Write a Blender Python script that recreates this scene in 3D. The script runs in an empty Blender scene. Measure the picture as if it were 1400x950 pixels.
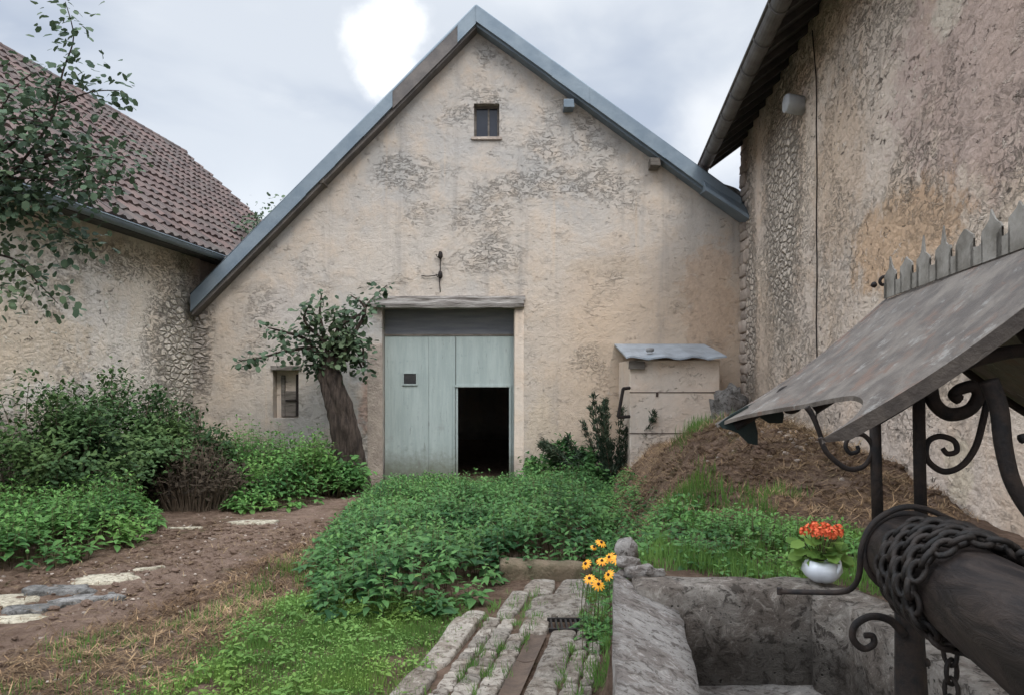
import bpy, math, random
import numpy as np
from mathutils import Vector, noise as mnoise
random.seed(7); rng = np.random.default_rng(7)
R = math.radians
S = bpy.context.scene
C = S.collection
# ------------------------------------------------------------------ camera, world, sun, exposure
cam = bpy.data.objects.new('camera', bpy.data.cameras.new('camera')); C.objects.link(cam)
cam.location = (0, 0, 1.6); cam.rotation_euler = (R(90), 0, 0)
cam.data.sensor_width = 36; cam.data.lens = 25.714; cam.data.shift_y = 54/1400
cam.data.clip_start = 0.05; cam.data.clip_end = 500
S.camera = cam
S.view_settings.view_transform = 'Standard'; S.view_settings.look = 'None'
S.view_settings.exposure = 0.72; S.view_settings.gamma = 1
SUN_EL, SUN_AZ = 48, 160          # azimuth measured from +Y clockwise
sd = bpy.data.lights.new('sun', 'SUN'); sd.energy = 0.85; sd.angle = R(18); sd.color = (1, .96, .9)
so = bpy.data.objects.new('sun', sd); C.objects.link(so)
so.rotation_euler = (R(90-SUN_EL), 0, R(180-SUN_AZ)); so.location = (0, -5, 20)
W = bpy.data.worlds.new('World'); S.world = W; W.use_nodes = True

class G:
    """tiny node-graph helper"""
    def __init__(s, tree): s.t = tree; s.n = tree.nodes; s.l = tree.links
    def put(s, sock, v):
        if v is None: return
        if isinstance(v, bpy.types.NodeSocket): s.l.new(v, sock)
        else:
            if isinstance(v, (tuple, list)) and sock.type == 'RGBA' and len(v) == 3: v = (*v, 1)
            sock.default_value = v
    def math(s, op, a, b=None, c=None, clamp=False):
        n = s.n.new('ShaderNodeMath'); n.operation = op; n.use_clamp = clamp
        s.put(n.inputs[0], a); s.put(n.inputs[1], b); s.put(n.inputs[2], c); return n.outputs[0]
    def vmath(s, op, a, b=None):
        n = s.n.new('ShaderNodeVectorMath'); n.operation = op
        s.put(n.inputs[0], a); s.put(n.inputs[1], b)
        return n.outputs['Value'] if op in ('DOT_PRODUCT', 'LENGTH', 'DISTANCE') else n.outputs[0]
    def pos(s): return s.n.new('ShaderNodeNewGeometry').outputs['Position']
    def obj(s): return s.n.new('ShaderNodeTexCoord').outputs['Object']
    def sep(s, v):
        n = s.n.new('ShaderNodeSeparateXYZ'); s.put(n.inputs[0], v); return n.outputs
    def comb(s, x, y, z):
        n = s.n.new('ShaderNodeCombineXYZ')
        for i, v in enumerate((x, y, z)): s.put(n.inputs[i], v)
        return n.outputs[0]
    def noise(s, vec, scale, detail=4, rough=.6, dist=0, color=False):
        n = s.n.new('ShaderNodeTexNoise'); s.put(n.inputs['Vector'], vec)
        n.inputs['Scale'].default_value = scale; n.inputs['Detail'].default_value = detail
        n.inputs['Roughness'].default_value = rough; n.inputs['Distortion'].default_value = dist
        return n.outputs['Color' if color else 'Fac']
    def vor(s, vec, scale, feature='F1', out='Distance', rnd=1):
        n = s.n.new('ShaderNodeTexVoronoi'); n.feature = feature; s.put(n.inputs['Vector'], vec)
        n.inputs['Scale'].default_value = scale; n.inputs['Randomness'].default_value = rnd
        return n.outputs[out]
    def wave(s, vec, scale, dist=2, bands='X', detail=3):
        n = s.n.new('ShaderNodeTexWave'); n.bands_direction = bands; s.put(n.inputs['Vector'], vec)
        n.inputs['Scale'].default_value = scale; n.inputs['Distortion'].default_value = dist
        n.inputs['Detail'].default_value = detail; return n.outputs['Fac']
    def ss(s, v, a, b, lo=0, hi=1):
        n = s.n.new('ShaderNodeMapRange'); n.interpolation_type = 'SMOOTHSTEP'
        s.put(n.inputs[0], v)
        for i, x in enumerate((a, b, lo, hi)): s.put(n.inputs[i+1], x)
        return n.outputs[0]
    def mix(s, f, a, b, mode='MIX'):
        n = s.n.new('ShaderNodeMix'); n.data_type = 'RGBA'; n.blend_type = mode
        s.put(n.inputs[0], f); s.put(n.inputs[6], a); s.put(n.inputs[7], b); return n.outputs[2]
    def bump(s, h, strength=1, dist=.02, normal=None):
        n = s.n.new('ShaderNodeBump'); s.put(n.inputs['Height'], h)
        n.inputs['Strength'].default_value = strength; n.inputs['Distance'].default_value = dist
        s.put(n.inputs['Normal'], normal); return n.outputs[0]
    def attr(s, name):
        n = s.n.new('ShaderNodeAttribute'); n.attribute_name = name; return n.outputs

# world: Nishita sky behind an overcast deck that is brighter overhead
g = G(W.node_tree); bg = g.n['Background']; wout = g.n['World Output']
sky = g.n.new('ShaderNodeTexSky'); sky.sky_type = 'NISHITA'; sky.sun_disc = False
sky.sun_elevation = R(SUN_EL); sky.sun_rotation = R(SUN_AZ)
g.l.new(sky.outputs[0], bg.inputs[0]); bg.inputs[1].default_value = .10
dr = g.n.new('ShaderNodeTexCoord').outputs['Generated']
dx, dy, dz = g.sep(dr)[0:3]
k = g.math('DIVIDE', 1, g.math('ADD', g.math('MAXIMUM', dz, 0), .18))
cl = g.comb(g.math('MULTIPLY', dx, k), g.math('MULTIPLY', dy, k), g.math('MULTIPLY', dz, 1.5))
n1 = g.noise(cl, 1.3, 5, .5, .3); n2 = g.noise(cl, 3.2, 5, .55, .3)
cc = g.mix(g.ss(n1, .36, .62), (.33, .37, .44), (.49, .52, .56))
cc = g.mix(g.ss(n2, .5, .8, 0, .5), cc, (.60, .62, .64))
def blob(px, py, r0, r1):
    d = Vector(((px-700)/1000, 1, (529-py)/1000)).normalized()
    wob = g.vmath('ADD', dr, g.vmath('SCALE', g.vmath('SUBTRACT', g.noise(dr, 9, 5, .6, 0, True), (.5, .5, .5)), None))
    return d, r0, r1
def blobmask(px, py, r0, r1, wobble=.09):
    d = Vector(((px-700)/1000, 1, (529-py)/1000)).normalized()
    sc = g.n.new('ShaderNodeVectorMath'); sc.operation = 'SCALE'
    g.l.new(g.vmath('SUBTRACT', g.noise(dr, 8, 6, .6, 0, True), (.5, .5, .5)), sc.inputs[0]); sc.inputs['Scale'].default_value = wobble
    v = g.vmath('ADD', dr, sc.outputs[0])
    return g.ss(g.vmath('DISTANCE', v, tuple(d)), r1, r0)
m1 = g.math('MAXIMUM', blobmask(527, 45, .022, .062), blobmask(540, 100, .016, .048))
m2 = blobmask(1005, 185, .02, .10); m3 = blobmask(360, 290, .0, .10)
cc = g.mix(g.math('MULTIPLY', m2, .8), cc, (.68, .69, .70)); cc = g.mix(g.math('MULTIPLY', m3, .5), cc, (.63, .65, .67))
cc = g.mix(m1, cc, (.95, .95, .94))
side = g.ss(g.math('ABSOLUTE', dx), .62, .92, 1, 2.0); up = g.math('MULTIPLY', side, g.ss(dz, .44, .85, 1, 4.0)); back = g.ss(dy, .25, -.6, 1, 1.7)  # side factor added to throw more sky light on the side walls
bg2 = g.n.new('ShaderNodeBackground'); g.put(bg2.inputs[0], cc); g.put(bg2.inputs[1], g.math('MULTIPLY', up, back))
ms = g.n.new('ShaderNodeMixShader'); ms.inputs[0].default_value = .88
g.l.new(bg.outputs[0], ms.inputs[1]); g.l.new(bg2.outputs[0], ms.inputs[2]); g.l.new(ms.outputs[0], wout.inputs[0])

# ------------------------------------------------------------------ helpers
def P(px, py, Y): return Vector(((px-700)/1000*Y, Y, 1.6+(529-py)/1000*Y))
def sstep(x, a, b):
    t = min(1, max(0, (x-a)/(b-a))); return t*t*(3-2*t)
def nz(x, y, z=0, s=1): return mnoise.noise(Vector((x*s, y*s, z*s)))
class MB:
    def __init__(s): s.v = []; s.f = []; s.c = []; s.cur = None
    def add(s, vs, fs, col=None):
        o = len(s.v); s.v += [tuple(v) for v in vs]; s.f += [tuple(i+o for i in f) for f in fs]
        s.c += [col if col is not None else .5]*len(vs); return s
    def box(s, a, b, col=None, rot=0, jit=0):
        (x0, y0, z0), (x1, y1, z1) = a, b
        vs = [Vector(p) for p in ((x0,y0,z0),(x1,y0,z0),(x1,y1,z0),(x0,y1,z0),(x0,y0,z1),(x1,y0,z1),(x1,y1,z1),(x0,y1,z1))]
        if jit: vs = [v+Vector([random.uniform(-jit, jit) for _ in range(3)]) for v in vs]
        return s.add(vs, [(0,3,2,1),(4,5,6,7),(0,1,5,4),(1,2,6,5),(2,3,7,6),(3,0,4,7)], col)
    def hexa(s, vs, col=None):
        return s.add(vs, [(0,3,2,1),(4,5,6,7),(0,1,5,4),(1,2,6,5),(2,3,7,6),(3,0,4,7)], col)
    def tube(s, pts, rad, n=8, col=None, closed=False, squash=None, wob=0):
        pts = [Vector(p) for p in pts]; m = len(pts)
        if not hasattr(rad, '__len__'): rad = [rad]*m
        vs = []; up = None
        for i, p in enumerate(pts):
            a = pts[(i-1) % m] if (closed or i > 0) else p; b = pts[(i+1) % m] if (closed or i < m-1) else p
            t = (b-a).normalized()
            if up is None:
                up = Vector((0, 0, 1)) if abs(t.z) < .9 else Vector((1, 0, 0))
            u = (up - t*up.dot(t)).normalized(); w = t.cross(u); up = u
            for k in range(n):
                an = 2*math.pi*k/n; r = rad[i]*(1+(random.uniform(-wob, wob) if wob else 0))
                vs.append(p+u*math.cos(an)*r*(squash or 1)+w*math.sin(an)*r)
        fs = []
        for i in range(m if closed else m-1):
            j = (i+1) % m
            for k in range(n):
                fs.append((i*n+k, i*n+(k+1) % n, j*n+(k+1) % n, j*n+k))
        if not closed: fs += [tuple(range(n))[::-1], tuple((m-1)*n+k for k in range(n))]
        return s.add(vs, fs, col)
    def lathe(s, prof, c=(0,0,0), n=20, col=None, lobes=0, la=0):
        vs = []; c = Vector(c)
        for r, z in prof:
            for k in range(n):
                a = 2*math.pi*k/n; rr = r*(1+la*math.cos(lobes*a))
                vs.append(c+Vector((rr*math.cos(a), rr*math.sin(a), z)))
        fs = [(i*n+k, i*n+(k+1) % n, (i+1)*n+(k+1) % n, (i+1)*n+k) for i in range(len(prof)-1) for k in range(n)]
        return s.add(vs, fs, col)
    def rock(s, c, r, seed=0, col=None, nu=12, nv=7, flat=1, rough=.18, p=1.0):
        # rounded boulder / superellipsoid block
        c = Vector(c); vs = []
        def sg(a): return math.copysign(abs(a)**p, a)
        for i in range(nv+1):
            th = math.pi*i/nv
            for k in range(nu):
                ph = 2*math.pi*k/nu
                d = Vector((sg(math.sin(th))*sg(math.cos(ph)), sg(math.sin(th))*sg(math.sin(ph)), sg(math.cos(th))*flat))
                q = 1+rough*mnoise.noise(d*1.7+Vector((seed*3.1, seed, 0)))+rough*.5*mnoise.noise(d*4+Vector((seed, 0, 5)))
                vs.append(c+Vector((d.x*r[0], d.y*r[1], d.z*r[2]))*q if False else c+Vector((d.x*r[0]*q, d.y*r[1]*q, d.z*r[2]*q)))
        fs = [(i*nu+k, (i+1)*nu+k, (i+1)*nu+(k+1) % nu, i*nu+(k+1) % nu) for i in range(nv) for k in range(nu)]
        return s.add(vs, fs, col)
    def build(s, name, mat, parent=None, smooth=False, bevel=0):
        me = bpy.data.meshes.new(name); me.from_pydata(s.v, [], s.f); me.validate(); me.update()
        if len(s.c) == len(me.vertices):
            a = me.attributes.new('rnd', 'FLOAT', 'POINT'); a.data.foreach_set('value', np.array(s.c, dtype=np.float32))
        me.materials.append(mat)
        if smooth:
            me.polygons.foreach_set('use_smooth', [True]*len(me.polygons))
        o = bpy.data.objects.new(name, me); C.objects.link(o)
        if parent: o.parent = parent; o.matrix_parent_inverse = parent.matrix_world.inverted() if False else o.matrix_parent_inverse
        if parent: o.location = -PL.get(parent.name, Vector((0,0,0)))
        if bevel:
            b = o.modifiers.new('bevel', 'BEVEL'); b.width = bevel; b.segments = 2; b.limit_method = 'ANGLE'
        return o
PL = {}
def tag(o, label=None, cat=None, group=None, kind=None):
    if label: o['label'] = label
    if cat: o['category'] = cat
    if group: o['group'] = group
    if kind: o['kind'] = kind
    return o
def empty(name, loc, label, cat, group=None):
    o = bpy.data.objects.new(name, None); C.objects.link(o); o.location = loc; o.empty_display_size = .2
    PL[o.name] = Vector(loc); return tag(o, label, cat, group)
def sub(o, parentobj):          # make o a sub-part of a mesh part (same space)
    o.parent = parentobj; o.location = (0, 0, 0); return o
def spiral(c, u, w, r0, r1, a0, a1, n=26):
    c = Vector(c); u = Vector(u); w = Vector(w)
    return [c+(u*math.cos(a)+w*math.sin(a))*r for a, r in ((a0+(a1-a0)*i/n, r0+(r1-r0)*i/n) for i in range(n+1))]
def bez(pts, n=8):
    pts = [Vector(p) for p in pts]; out = []
    for i in range(len(pts)-1):
        p0 = pts[max(i-1, 0)]; p1 = pts[i]; p2 = pts[i+1]; p3 = pts[min(i+2, len(pts)-1)]
        for k in range(n):
            t = k/n
            out.append(.5*((2*p1)+(p2-p0)*t+(2*p0-5*p1+4*p2-p3)*t*t+(3*p1-p0-3*p2+p3)*t**3))
    return out+[pts[-1]]

# ------------------------------------------------------------------ materials
def mat(name):
    m = bpy.data.materials.new(name); m.use_nodes = True; gg = G(m.node_tree)
    b = gg.n['Principled BSDF']; b.inputs['Roughness'].default_value = .85
    b.inputs['Specular IOR Level'].default_value = .25
    return m, gg, b
def simple(name, c1, c2, scale=6, rough=.8, bumpd=.01, bs=1, metal=0, stretch=(1,1,1), spec=.3, useattr=0):
    m, q, b = mat(name); p = q.vmath('MULTIPLY', q.obj(), stretch)
    n = q.noise(p, scale, 6, .65); col = q.mix(q.ss(n, .32, .68), c1, c2)
    if useattr:
        col = q.mix(q.attr('rnd')['Fac'], col, (1, 1, 1), 'MULTIPLY') if False else q.mix(1, col, q.comb(*[q.math('MULTIPLY_ADD', q.attr('rnd')['Fac'], useattr, 1-useattr/2)]*3), 'MULTIPLY')
    q.put(b.inputs['Base Color'], col); b.inputs['Roughness'].default_value = rough; b.inputs['Metallic'].default_value = metal
    b.inputs['Specular IOR Level'].default_value = spec
    q.put(b.inputs['Normal'], q.bump(q.noise(p, scale*5, 6, .7), bs, bumpd)); return m

def wallmat(name, base, warm, grey, patches, stonecol, pocks=.5, warmfn=None, axis=0, stone_th=.5, streak=None, side=False, flake=1.0, jd=.4, wd=.6, tele=0, bd=.055, zones=(), dash=.5):
    """aged lime render over rubble. patches: (horizontal centre, z, rx, rz, strength) in world metres"""
    m, q, b = mat(name); p = q.pos(); x, y, z = q.sep(p)[0:3]; h = (x, y)[axis]
    big = q.noise(p, .35, 5, .6, .5); mid = q.noise(p, 1.3, 6, .65, .3); fine = q.noise(p, 9, 6, .7); vf = q.noise(p, 34, 4, .7)
    col = q.mix(q.ss(big, .38, .62), base, grey); 
    col = q.mix(q.ss(mid, .42, .72, 0, .55), col, warm)
    if warmfn: col = q.mix(warmfn(q, h, z, big), col, warm)
    col = q.mix(q.ss(fine, .45, .75, 0, .35), col, tuple(c*.62 for c in base))
    col = q.mix(q.ss(vf, .55, .8, 0, .5), col, tuple(min(1, c*1.25) for c in base))
    # vertical rain streaks
    st = q.noise(q.vmath('MULTIPLY', p, (2.6, 2.6, .16)), 1.0, 5, .6)
    col = q.mix(q.ss(st, .52, .75, 0, .45), col, tuple(c*.62 for c in grey))
    st2 = q.noise(q.vmath('MULTIPLY', p, (3.6, 3.6, .22)), 1.0, 4, .6)
    col = q.mix(q.ss(st2, .6, .78, 0, .5), col, warm)
    for (ch, cz, rh, rzz, zc, zs) in zones:
        ax = q.math('DIVIDE', q.math('SUBTRACT', h, ch), rh); az = q.math('DIVIDE', q.math('SUBTRACT', z, cz), rzz)
        e = q.math('SUBTRACT', 1, q.math('ADD', q.math('MULTIPLY', ax, ax), q.math('MULTIPLY', az, az)))
        e = q.ss(q.math('ADD', e, q.math('MULTIPLY', q.math('SUBTRACT', q.noise(p, 2.4, 7, .75), .5), 3.2)), .1, .7)
        col = q.mix(q.math('MULTIPLY', e, zs), col, q.mix(q.ss(fine, .4, .7), zc, tuple(c*.72 for c in zc)))
    # rubble
    wv = q.vmath('ADD', q.vmath('MULTIPLY', p, (4.2, 4.2, 8.5)), q.vmath('MULTIPLY', q.noise(p, 2.2, 5, .65, 0, True), (wd*1.5, wd*1.5, wd*1.5)))
    ed = q.vor(wv, 1, 'DISTANCE_TO_EDGE'); cellc = q.sep(q.vor(wv, 1, 'F1', 'Color'))[0]
    stc = q.mix(cellc, tuple(c*.78 for c in stonecol), tuple(min(.85, c*1.22) for c in stonecol))
    stc = q.mix(q.ss(fine, .4, .75, 0, .5), stc, tuple(c*.6 for c in stonecol))
    joint = q.ss(ed, .0, q.math('MULTIPLY_ADD', fine, .20, .01))
    stc = q.mix(joint, tuple(c*jd for c in stonecol), stc)
    msum = None
    for (cx, cz, rx, rz, s_) in patches:
        ax = q.math('DIVIDE', q.math('SUBTRACT', h, cx), rx); az = q.math('DIVIDE', q.math('SUBTRACT', z, cz), rz)
        e = q.math('MULTIPLY', q.math('SUBTRACT', 1, q.math('ADD', q.math('MULTIPLY', ax, ax), q.math('MULTIPLY', az, az)), None, True), s_)
        msum = e if msum is None else q.math('MAXIMUM', msum, e)
    lm = q.noise(q.vmath('MULTIPLY', p, (1, 1, 2.0)), 3.0, 8, .80, .4)
    msk = q.ss(q.math('ADD', lm, q.math('MULTIPLY', msum or 0, .42)), stone_th+.10, stone_th+.24)
    # flaking render: thin curled edges, their shade and highlight painted into the colour
    fl = q.noise(q.vmath('MULTIPLY', p, (1.3, 1.3, 2.6)), 3.4, 8, .75, 1.4)
    area = q.ss(q.math('ADD', q.noise(p, .9, 4, .6), q.math('MULTIPLY', msum or 0, .5)), .5, .8)
    edge_dark = q.math('MULTIPLY', q.math('MULTIPLY', q.ss(q.math('ABSOLUTE', q.math('SUBTRACT', fl, .53)), .016, .0), area), flake)
    lite = q.math('MULTIPLY', q.math('MULTIPLY', q.ss(q.math('ABSOLUTE', q.math('SUBTRACT', fl, .565)), .02, .0), area), flake*.6)
    col = q.mix(lite, col, tuple(min(1, c*1.3) for c in base))
    col = q.mix(q.math('MULTIPLY', edge_dark, .8), col, tuple(c*.3 for c in base))
    col = q.mix(msk, col, stc)
    if tele: col = q.mix(q.math('MULTIPLY', q.math('MULTIPLY', q.ss(ed, .10, .0), q.ss(mid, .44, .6)), tele), col, tuple(c*.45 for c in base))  # colour relief: crevice shade painted along the stone edges
    dn = q.noise(q.vmath('MULTIPLY', p, (5.5, 5.5, 9.5)), 1.0, 5, .68, .5); dreg = q.ss(q.noise(p, 1.1, 5, .7), .38, .62)
    dm = q.math('MULTIPLY', q.math('MULTIPLY', q.ss(dn, .60, .66), dreg), dash)
    cn = q.noise(q.vmath('MULTIPLY', p, (4.2, 4.2, 6.5)), 1.3, 4, .62, .3); cm = q.math('MULTIPLY', q.math('MULTIPLY', q.ss(cn, .615, .65), dreg), dash*.75)
    col = q.mix(cm, col, tuple(min(.8, c*1.32) for c in grey)); col = q.mix(dm, col, tuple(c*.30 for c in base))
    # damp grime towards the soil
    gr = q.ss(q.math('ADD', z, q.math('MULTIPLY', mid, -1.6)), -1.6, -.5)
    col = q.mix(gr, tuple(c*.5 for c in grey), col)
    q.put(b.inputs['Base Color'], col); b.inputs['Roughness'].default_value = .95; b.inputs['Specular IOR Level'].default_value = .1
    hgt = q.math('ADD', q.math('MULTIPLY', fine, .5), q.math('MULTIPLY', vf, .22))
    hgt = q.math('ADD', hgt, q.math('MULTIPLY', mid, 1.2))
    hgt = q.math('ADD', hgt, q.math('MULTIPLY', q.ss(fl, .5, .57), q.math('MULTIPLY', area, .5*flake)))
    if tele: hgt = q.math('ADD', hgt, q.math('MULTIPLY', q.ss(ed, .0, .25), tele*.9))
    hs = q.math('MULTIPLY_ADD', q.ss(ed, 0, .22), 1.3, q.math('MULTIPLY', q.math('ADD', cellc, fine), .6))
    mm = q.n.new('ShaderNodeMix'); q.put(mm.inputs[0], msk); q.put(mm.inputs[2], q.math('ADD', hgt, .9)); q.put(mm.inputs[3], hs)
    q.put(b.inputs['Normal'], q.bump(q.math('ADD', mm.outputs[0], q.math('MULTIPLY_ADD', dm, -1.6, q.math('MULTIPLY', cm, .7))), 1, bd)); return m

def leafmat(name, dark, light, rough=.55, trans=.3, spec=.18, hue=1):
    m, q, b = mat(name); f = q.attr('rnd')['Fac']
    n = q.noise(q.obj(), 1.1, 3, .5)
    col = q.mix(q.math('MULTIPLY', q.math('ADD', f, q.ss(n, .35, .65, -.25, .3)), 1, None, True), dark, light)
    yl = q.ss(q.math('ADD', q.noise(q.obj(), .9, 3, .6), q.math('MULTIPLY', f, .18)), .58, .76, 0, .28*hue)
    col = q.mix(yl, col, (light[0]*1.5, light[1]*1.12, light[2]*.75)); col = q.mix(q.ss(q.noise(q.obj(), 30, 2, .5), .66, .72, 0, .6*hue), col, (light[0]*1.6, light[1]*.8, light[2]*.7))
    q.put(b.inputs['Base Color'], col); b.inputs['Roughness'].default_value = rough; b.inputs['Specular IOR Level'].default_value = spec
    tr = q.n.new('ShaderNodeBsdfTranslucent'); q.put(tr.inputs[0], q.mix(.5, col, light))
    ms = q.n.new('ShaderNodeMixShader'); ms.inputs[0].default_value = trans
    out = q.n['Material Output']; q.l.new(b.outputs[0], ms.inputs[1]); q.l.new(tr.outputs[0], ms.inputs[2]); q.l.new(ms.outputs[0], out.inputs[0])
    return m
def rmp(q, h, z, big): return None

def warm_fac(q, h, z, big):     # the warmer, ochre lower right part of the facade
    a = q.ss(q.math('ADD', h, q.math('MULTIPLY', big, 3)), .5, 4.0); b_ = q.ss(q.math('ADD', z, q.math('MULTIPLY', big, -2.5)), 4.4, 1.8)
    c = q.ss(q.math('ADD', h, q.math('MULTIPLY', big, 3)), -1.5, -6)
    return q.math('MULTIPLY', q.math('MAXIMUM', q.math('MULTIPLY', a, b_), q.math('MULTIPLY', q.math('MULTIPLY', c, b_), .45)), .9)
M = {}
M['facade'] = wallmat('aged_render_facade', (.49, .43, .368), (.55, .42, .305), (.395, .37, .34),
    [(-2.3, 6.55, 1.3, .5, .6), (1.1, 6.3, 2.6, .45, .62), (-1.2, 8.0, 1.2, 1.0, .35), (-.6, 4.6, 1.8, .5, .45), (-1.0, 5.6, 2.2, .8, .2), (.6, 7.3, 1.8, .7, .3), (-7.3, 2.6, .45, 1.8, 1.2), (-5.9, 3.4, .8, .9, .25), (-3.5, .6, .6, 1.6, .3), (-.85, 9.3, .6, .5, .2)],
    (.44, .38, .325), warmfn=warm_fac, axis=0, stone_th=.70, jd=.74, wd=.5, flake=1.1, bd=.05, dash=.2, zones=((2.2, 4.4, 1.2, .3, (.45, .36, .27), .5), (4.6, 3.6, .8, 1.8, (.50, .35, .24), .6), (-3.4, 1.2, .3, .8, (.42, .25, .18), .6), (.7, .5, .5, 1.2, (.54, .44, .33), .6), (-5, 3.0, 1.2, 1.2, (.48, .42, .37), .5)))
M['leftwall'] = wallmat('aged_render_left', (.74, .64, .53), (.72, .57, .42), (.67, .60, .53),
    [(16.5, 2.2, 1.6, 3.2, 1.3), (14, 4.1, 3.6, .5, .6), (11.5, 3.4, 2.5, 1.2, .3)], (.66, .58, .48), axis=1, stone_th=.74, flake=1.3, jd=.52, wd=.6, tele=.12, bd=.05, dash=.7, zones=((11.5, 2.3, 2.6, .9, (.66, .52, .37), .6), (15, 1.2, 1.5, .6, (.62, .55, .47), .5)))
M['rightwall'] = wallmat('aged_render_right', (.67, .555, .445), (.66, .475, .33), (.62, .52, .435),
    [(16.6, 3, 1.6, 5, 1.2), (13.3, 5.0, 2.0, 4.2, 1.1), (12.5, 1.5, 3, 1.6, .62), (10.5, 3.5, 1.5, 1.6, .3), (9, 6.4, 1.8, 1.6, .5), (7.5, 1.6, 2, .8, .45), (8.2, 3.9, 1.2, .6, .4), (11.2, 7, 1.5, 1.5, .6)],
    (.62, .53, .44), axis=1, stone_th=.66, flake=1.5, jd=.50, wd=.6, tele=.10, bd=.065, dash=1.0, zones=((6.2, 4.7, 2.3, 1.9, (.50, .37, .32), .75), (8.0, 3.2, 1.9, .7, (.60, .40, .25), .8), (10.2, 4.6, 1.3, 1.6, (.58, .43, .31), .6), (6.7, .85, .35, .35, (.66, .56, .42), .8), (6.9, 5.2, .5, .3, (.66, .58, .47), .8), (7.3, 1.7, .9, .5, (.62, .50, .38), .6), (14.8, 2.0, 1.2, 2.2, (.56, .44, .34), .6)))
M['hutch'] = wallmat('shed_render', (.66, .55, .45), (.64, .48, .35), (.60, .52, .44), [(3.4, .3, 1.2, .5, .5)], (.40, .34, .28), axis=0, stone_th=.8, bd=.025, dash=.5)
M['zinc'] = simple('weathered_zinc', (.135, .17, .20), (.19, .225, .25), 1.5, .55, .006, 1, .25, (1, .6, 1))
M['zinclight'] = simple('pale_zinc_sheet', (.38, .42, .46), (.25, .28, .31), 2.2, .45, .006, 1, .3)
M['rustyzinc'] = simple('stained_zinc', (.15, .13, .115), (.09, .08, .075), 2.5, .7, .01)
M['wood'] = simple('old_grey_wood', (.20, .175, .15), (.10, .085, .07), 3, .9, .02, 1, 0, (1, 1, 6))
M['lintelwood'] = simple('weathered_beam', (.46, .42, .38), (.19, .165, .145), 2.2, .9, .05, 1, 0, (.6, 1, 7))
M['darkwood'] = simple('dark_beam', (.15, .155, .17), (.21, .21, .215), 2, .8, .01, 1, 0, (.5, 1, 5))
M['iron'] = simple('wrought_iron', (.010, .009, .009), (.034, .023, .017), 22, .8, .003, 1, .3, spec=.5)
M['chain'] = simple('rusty_chain', (.008, .007, .006), (.024, .017, .013), 30, .65, .002, 1, .3, spec=.45)
M['soffit'] = simple('eave_boards', (.085, .08, .078), (.05, .05, .052), 2, .9, .01)
M['plasterpipe'] = simple('pale_pipe', (.42, .43, .43), (.33, .34, .35), 4, .6, .003)
M['pot'] = simple('white_glaze', (.68, .70, .72), (.55, .57, .60), 9, .25, .001, .3, spec=.5)
M['dark'] = simple('dark_boards', (.03, .03, .032), (.05, .048, .045), 3, .95, .01)  # plain dark tone of the hatch grille
M['stonepale'] = simple('pale_limestone', (.50, .45, .36), (.36, .33, .27), 5, .9, .02, 1, useattr=.3)
M['stonegrey'] = simple('grey_limestone', (.30, .29, .28), (.22, .21, .20), 6, .9, .02, 1, useattr=.2)
M['dirt'] = simple('dirt_floor', (.12, .09, .07), (.07, .05, .04), 4, .95, .02)
M['quoin'] = simple('quoin_stone', (.47, .39, .32), (.33, .27, .225), 4, .95, .05, 1, useattr=.5)

# painted door
m, q, b = mat('pale_green_paint'); p = q.obj(); x, y, z = q.sep(p)[0:3]
n = q.noise(q.vmath('MULTIPLY', p, (4, 1, .5)), 1.5, 6, .65); f = q.noise(p, 7, 6, .7)
col = q.mix(q.ss(n, .35, .7), (.30, .345, .325), (.375, .42, .395)); col = q.mix(q.ss(f, .55, .8, 0, .6), col, (.20, .26, .25))
col = q.mix(q.ss(q.noise(p, 1.3, 5, .6), .62, .75, 0, .7), col, (.23, .24, .22))
col = q.mix(q.ss(q.math('ADD', z, q.math('MULTIPLY', f, -.8)), -.9, -.1), (.15, .16, .12), col)
col = q.mix(q.ss(q.noise(q.vmath('MULTIPLY', p, (9, 9, 1.1)), 1.6, 6, .75), .60, .68, 0, .75), col, (.17, .17, .15)); col = q.mix(q.ss(q.noise(p, 16, 5, .7), .63, .70, 0, .6), col, (.42, .46, .43))
q.put(b.inputs['Base Color'], col); b.inputs['Roughness'].default_value = .6
q.put(b.inputs['Normal'], q.bump(q.noise(q.vmath('MULTIPLY', p, (30, 30, 1.2)), 1, 4, .6), 1, .008)); M['door'] = m
# roof tiles
m, q, b = mat('clay_tiles'); p = q.obj(); rn = q.attr('rnd')['Fac']; n = q.noise(p, 1.0, 5, .65); f = q.noise(p, 12, 5, .7)
col = q.mix(rn, (.075, .058, .054), (.165, .112, .098)); col = q.mix(q.ss(n, .42, .68, 0, .7), col, (.10, .09, .08))
col = q.mix(q.ss(f, .55, .75, 0, .55), col, (.20, .175, .15))
q.put(b.inputs['Base Color'], col); b.inputs['Roughness'].default_value = .85; q.put(b.inputs['Normal'], q.bump(f, .8, .01)); M['tile'] = m
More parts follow.
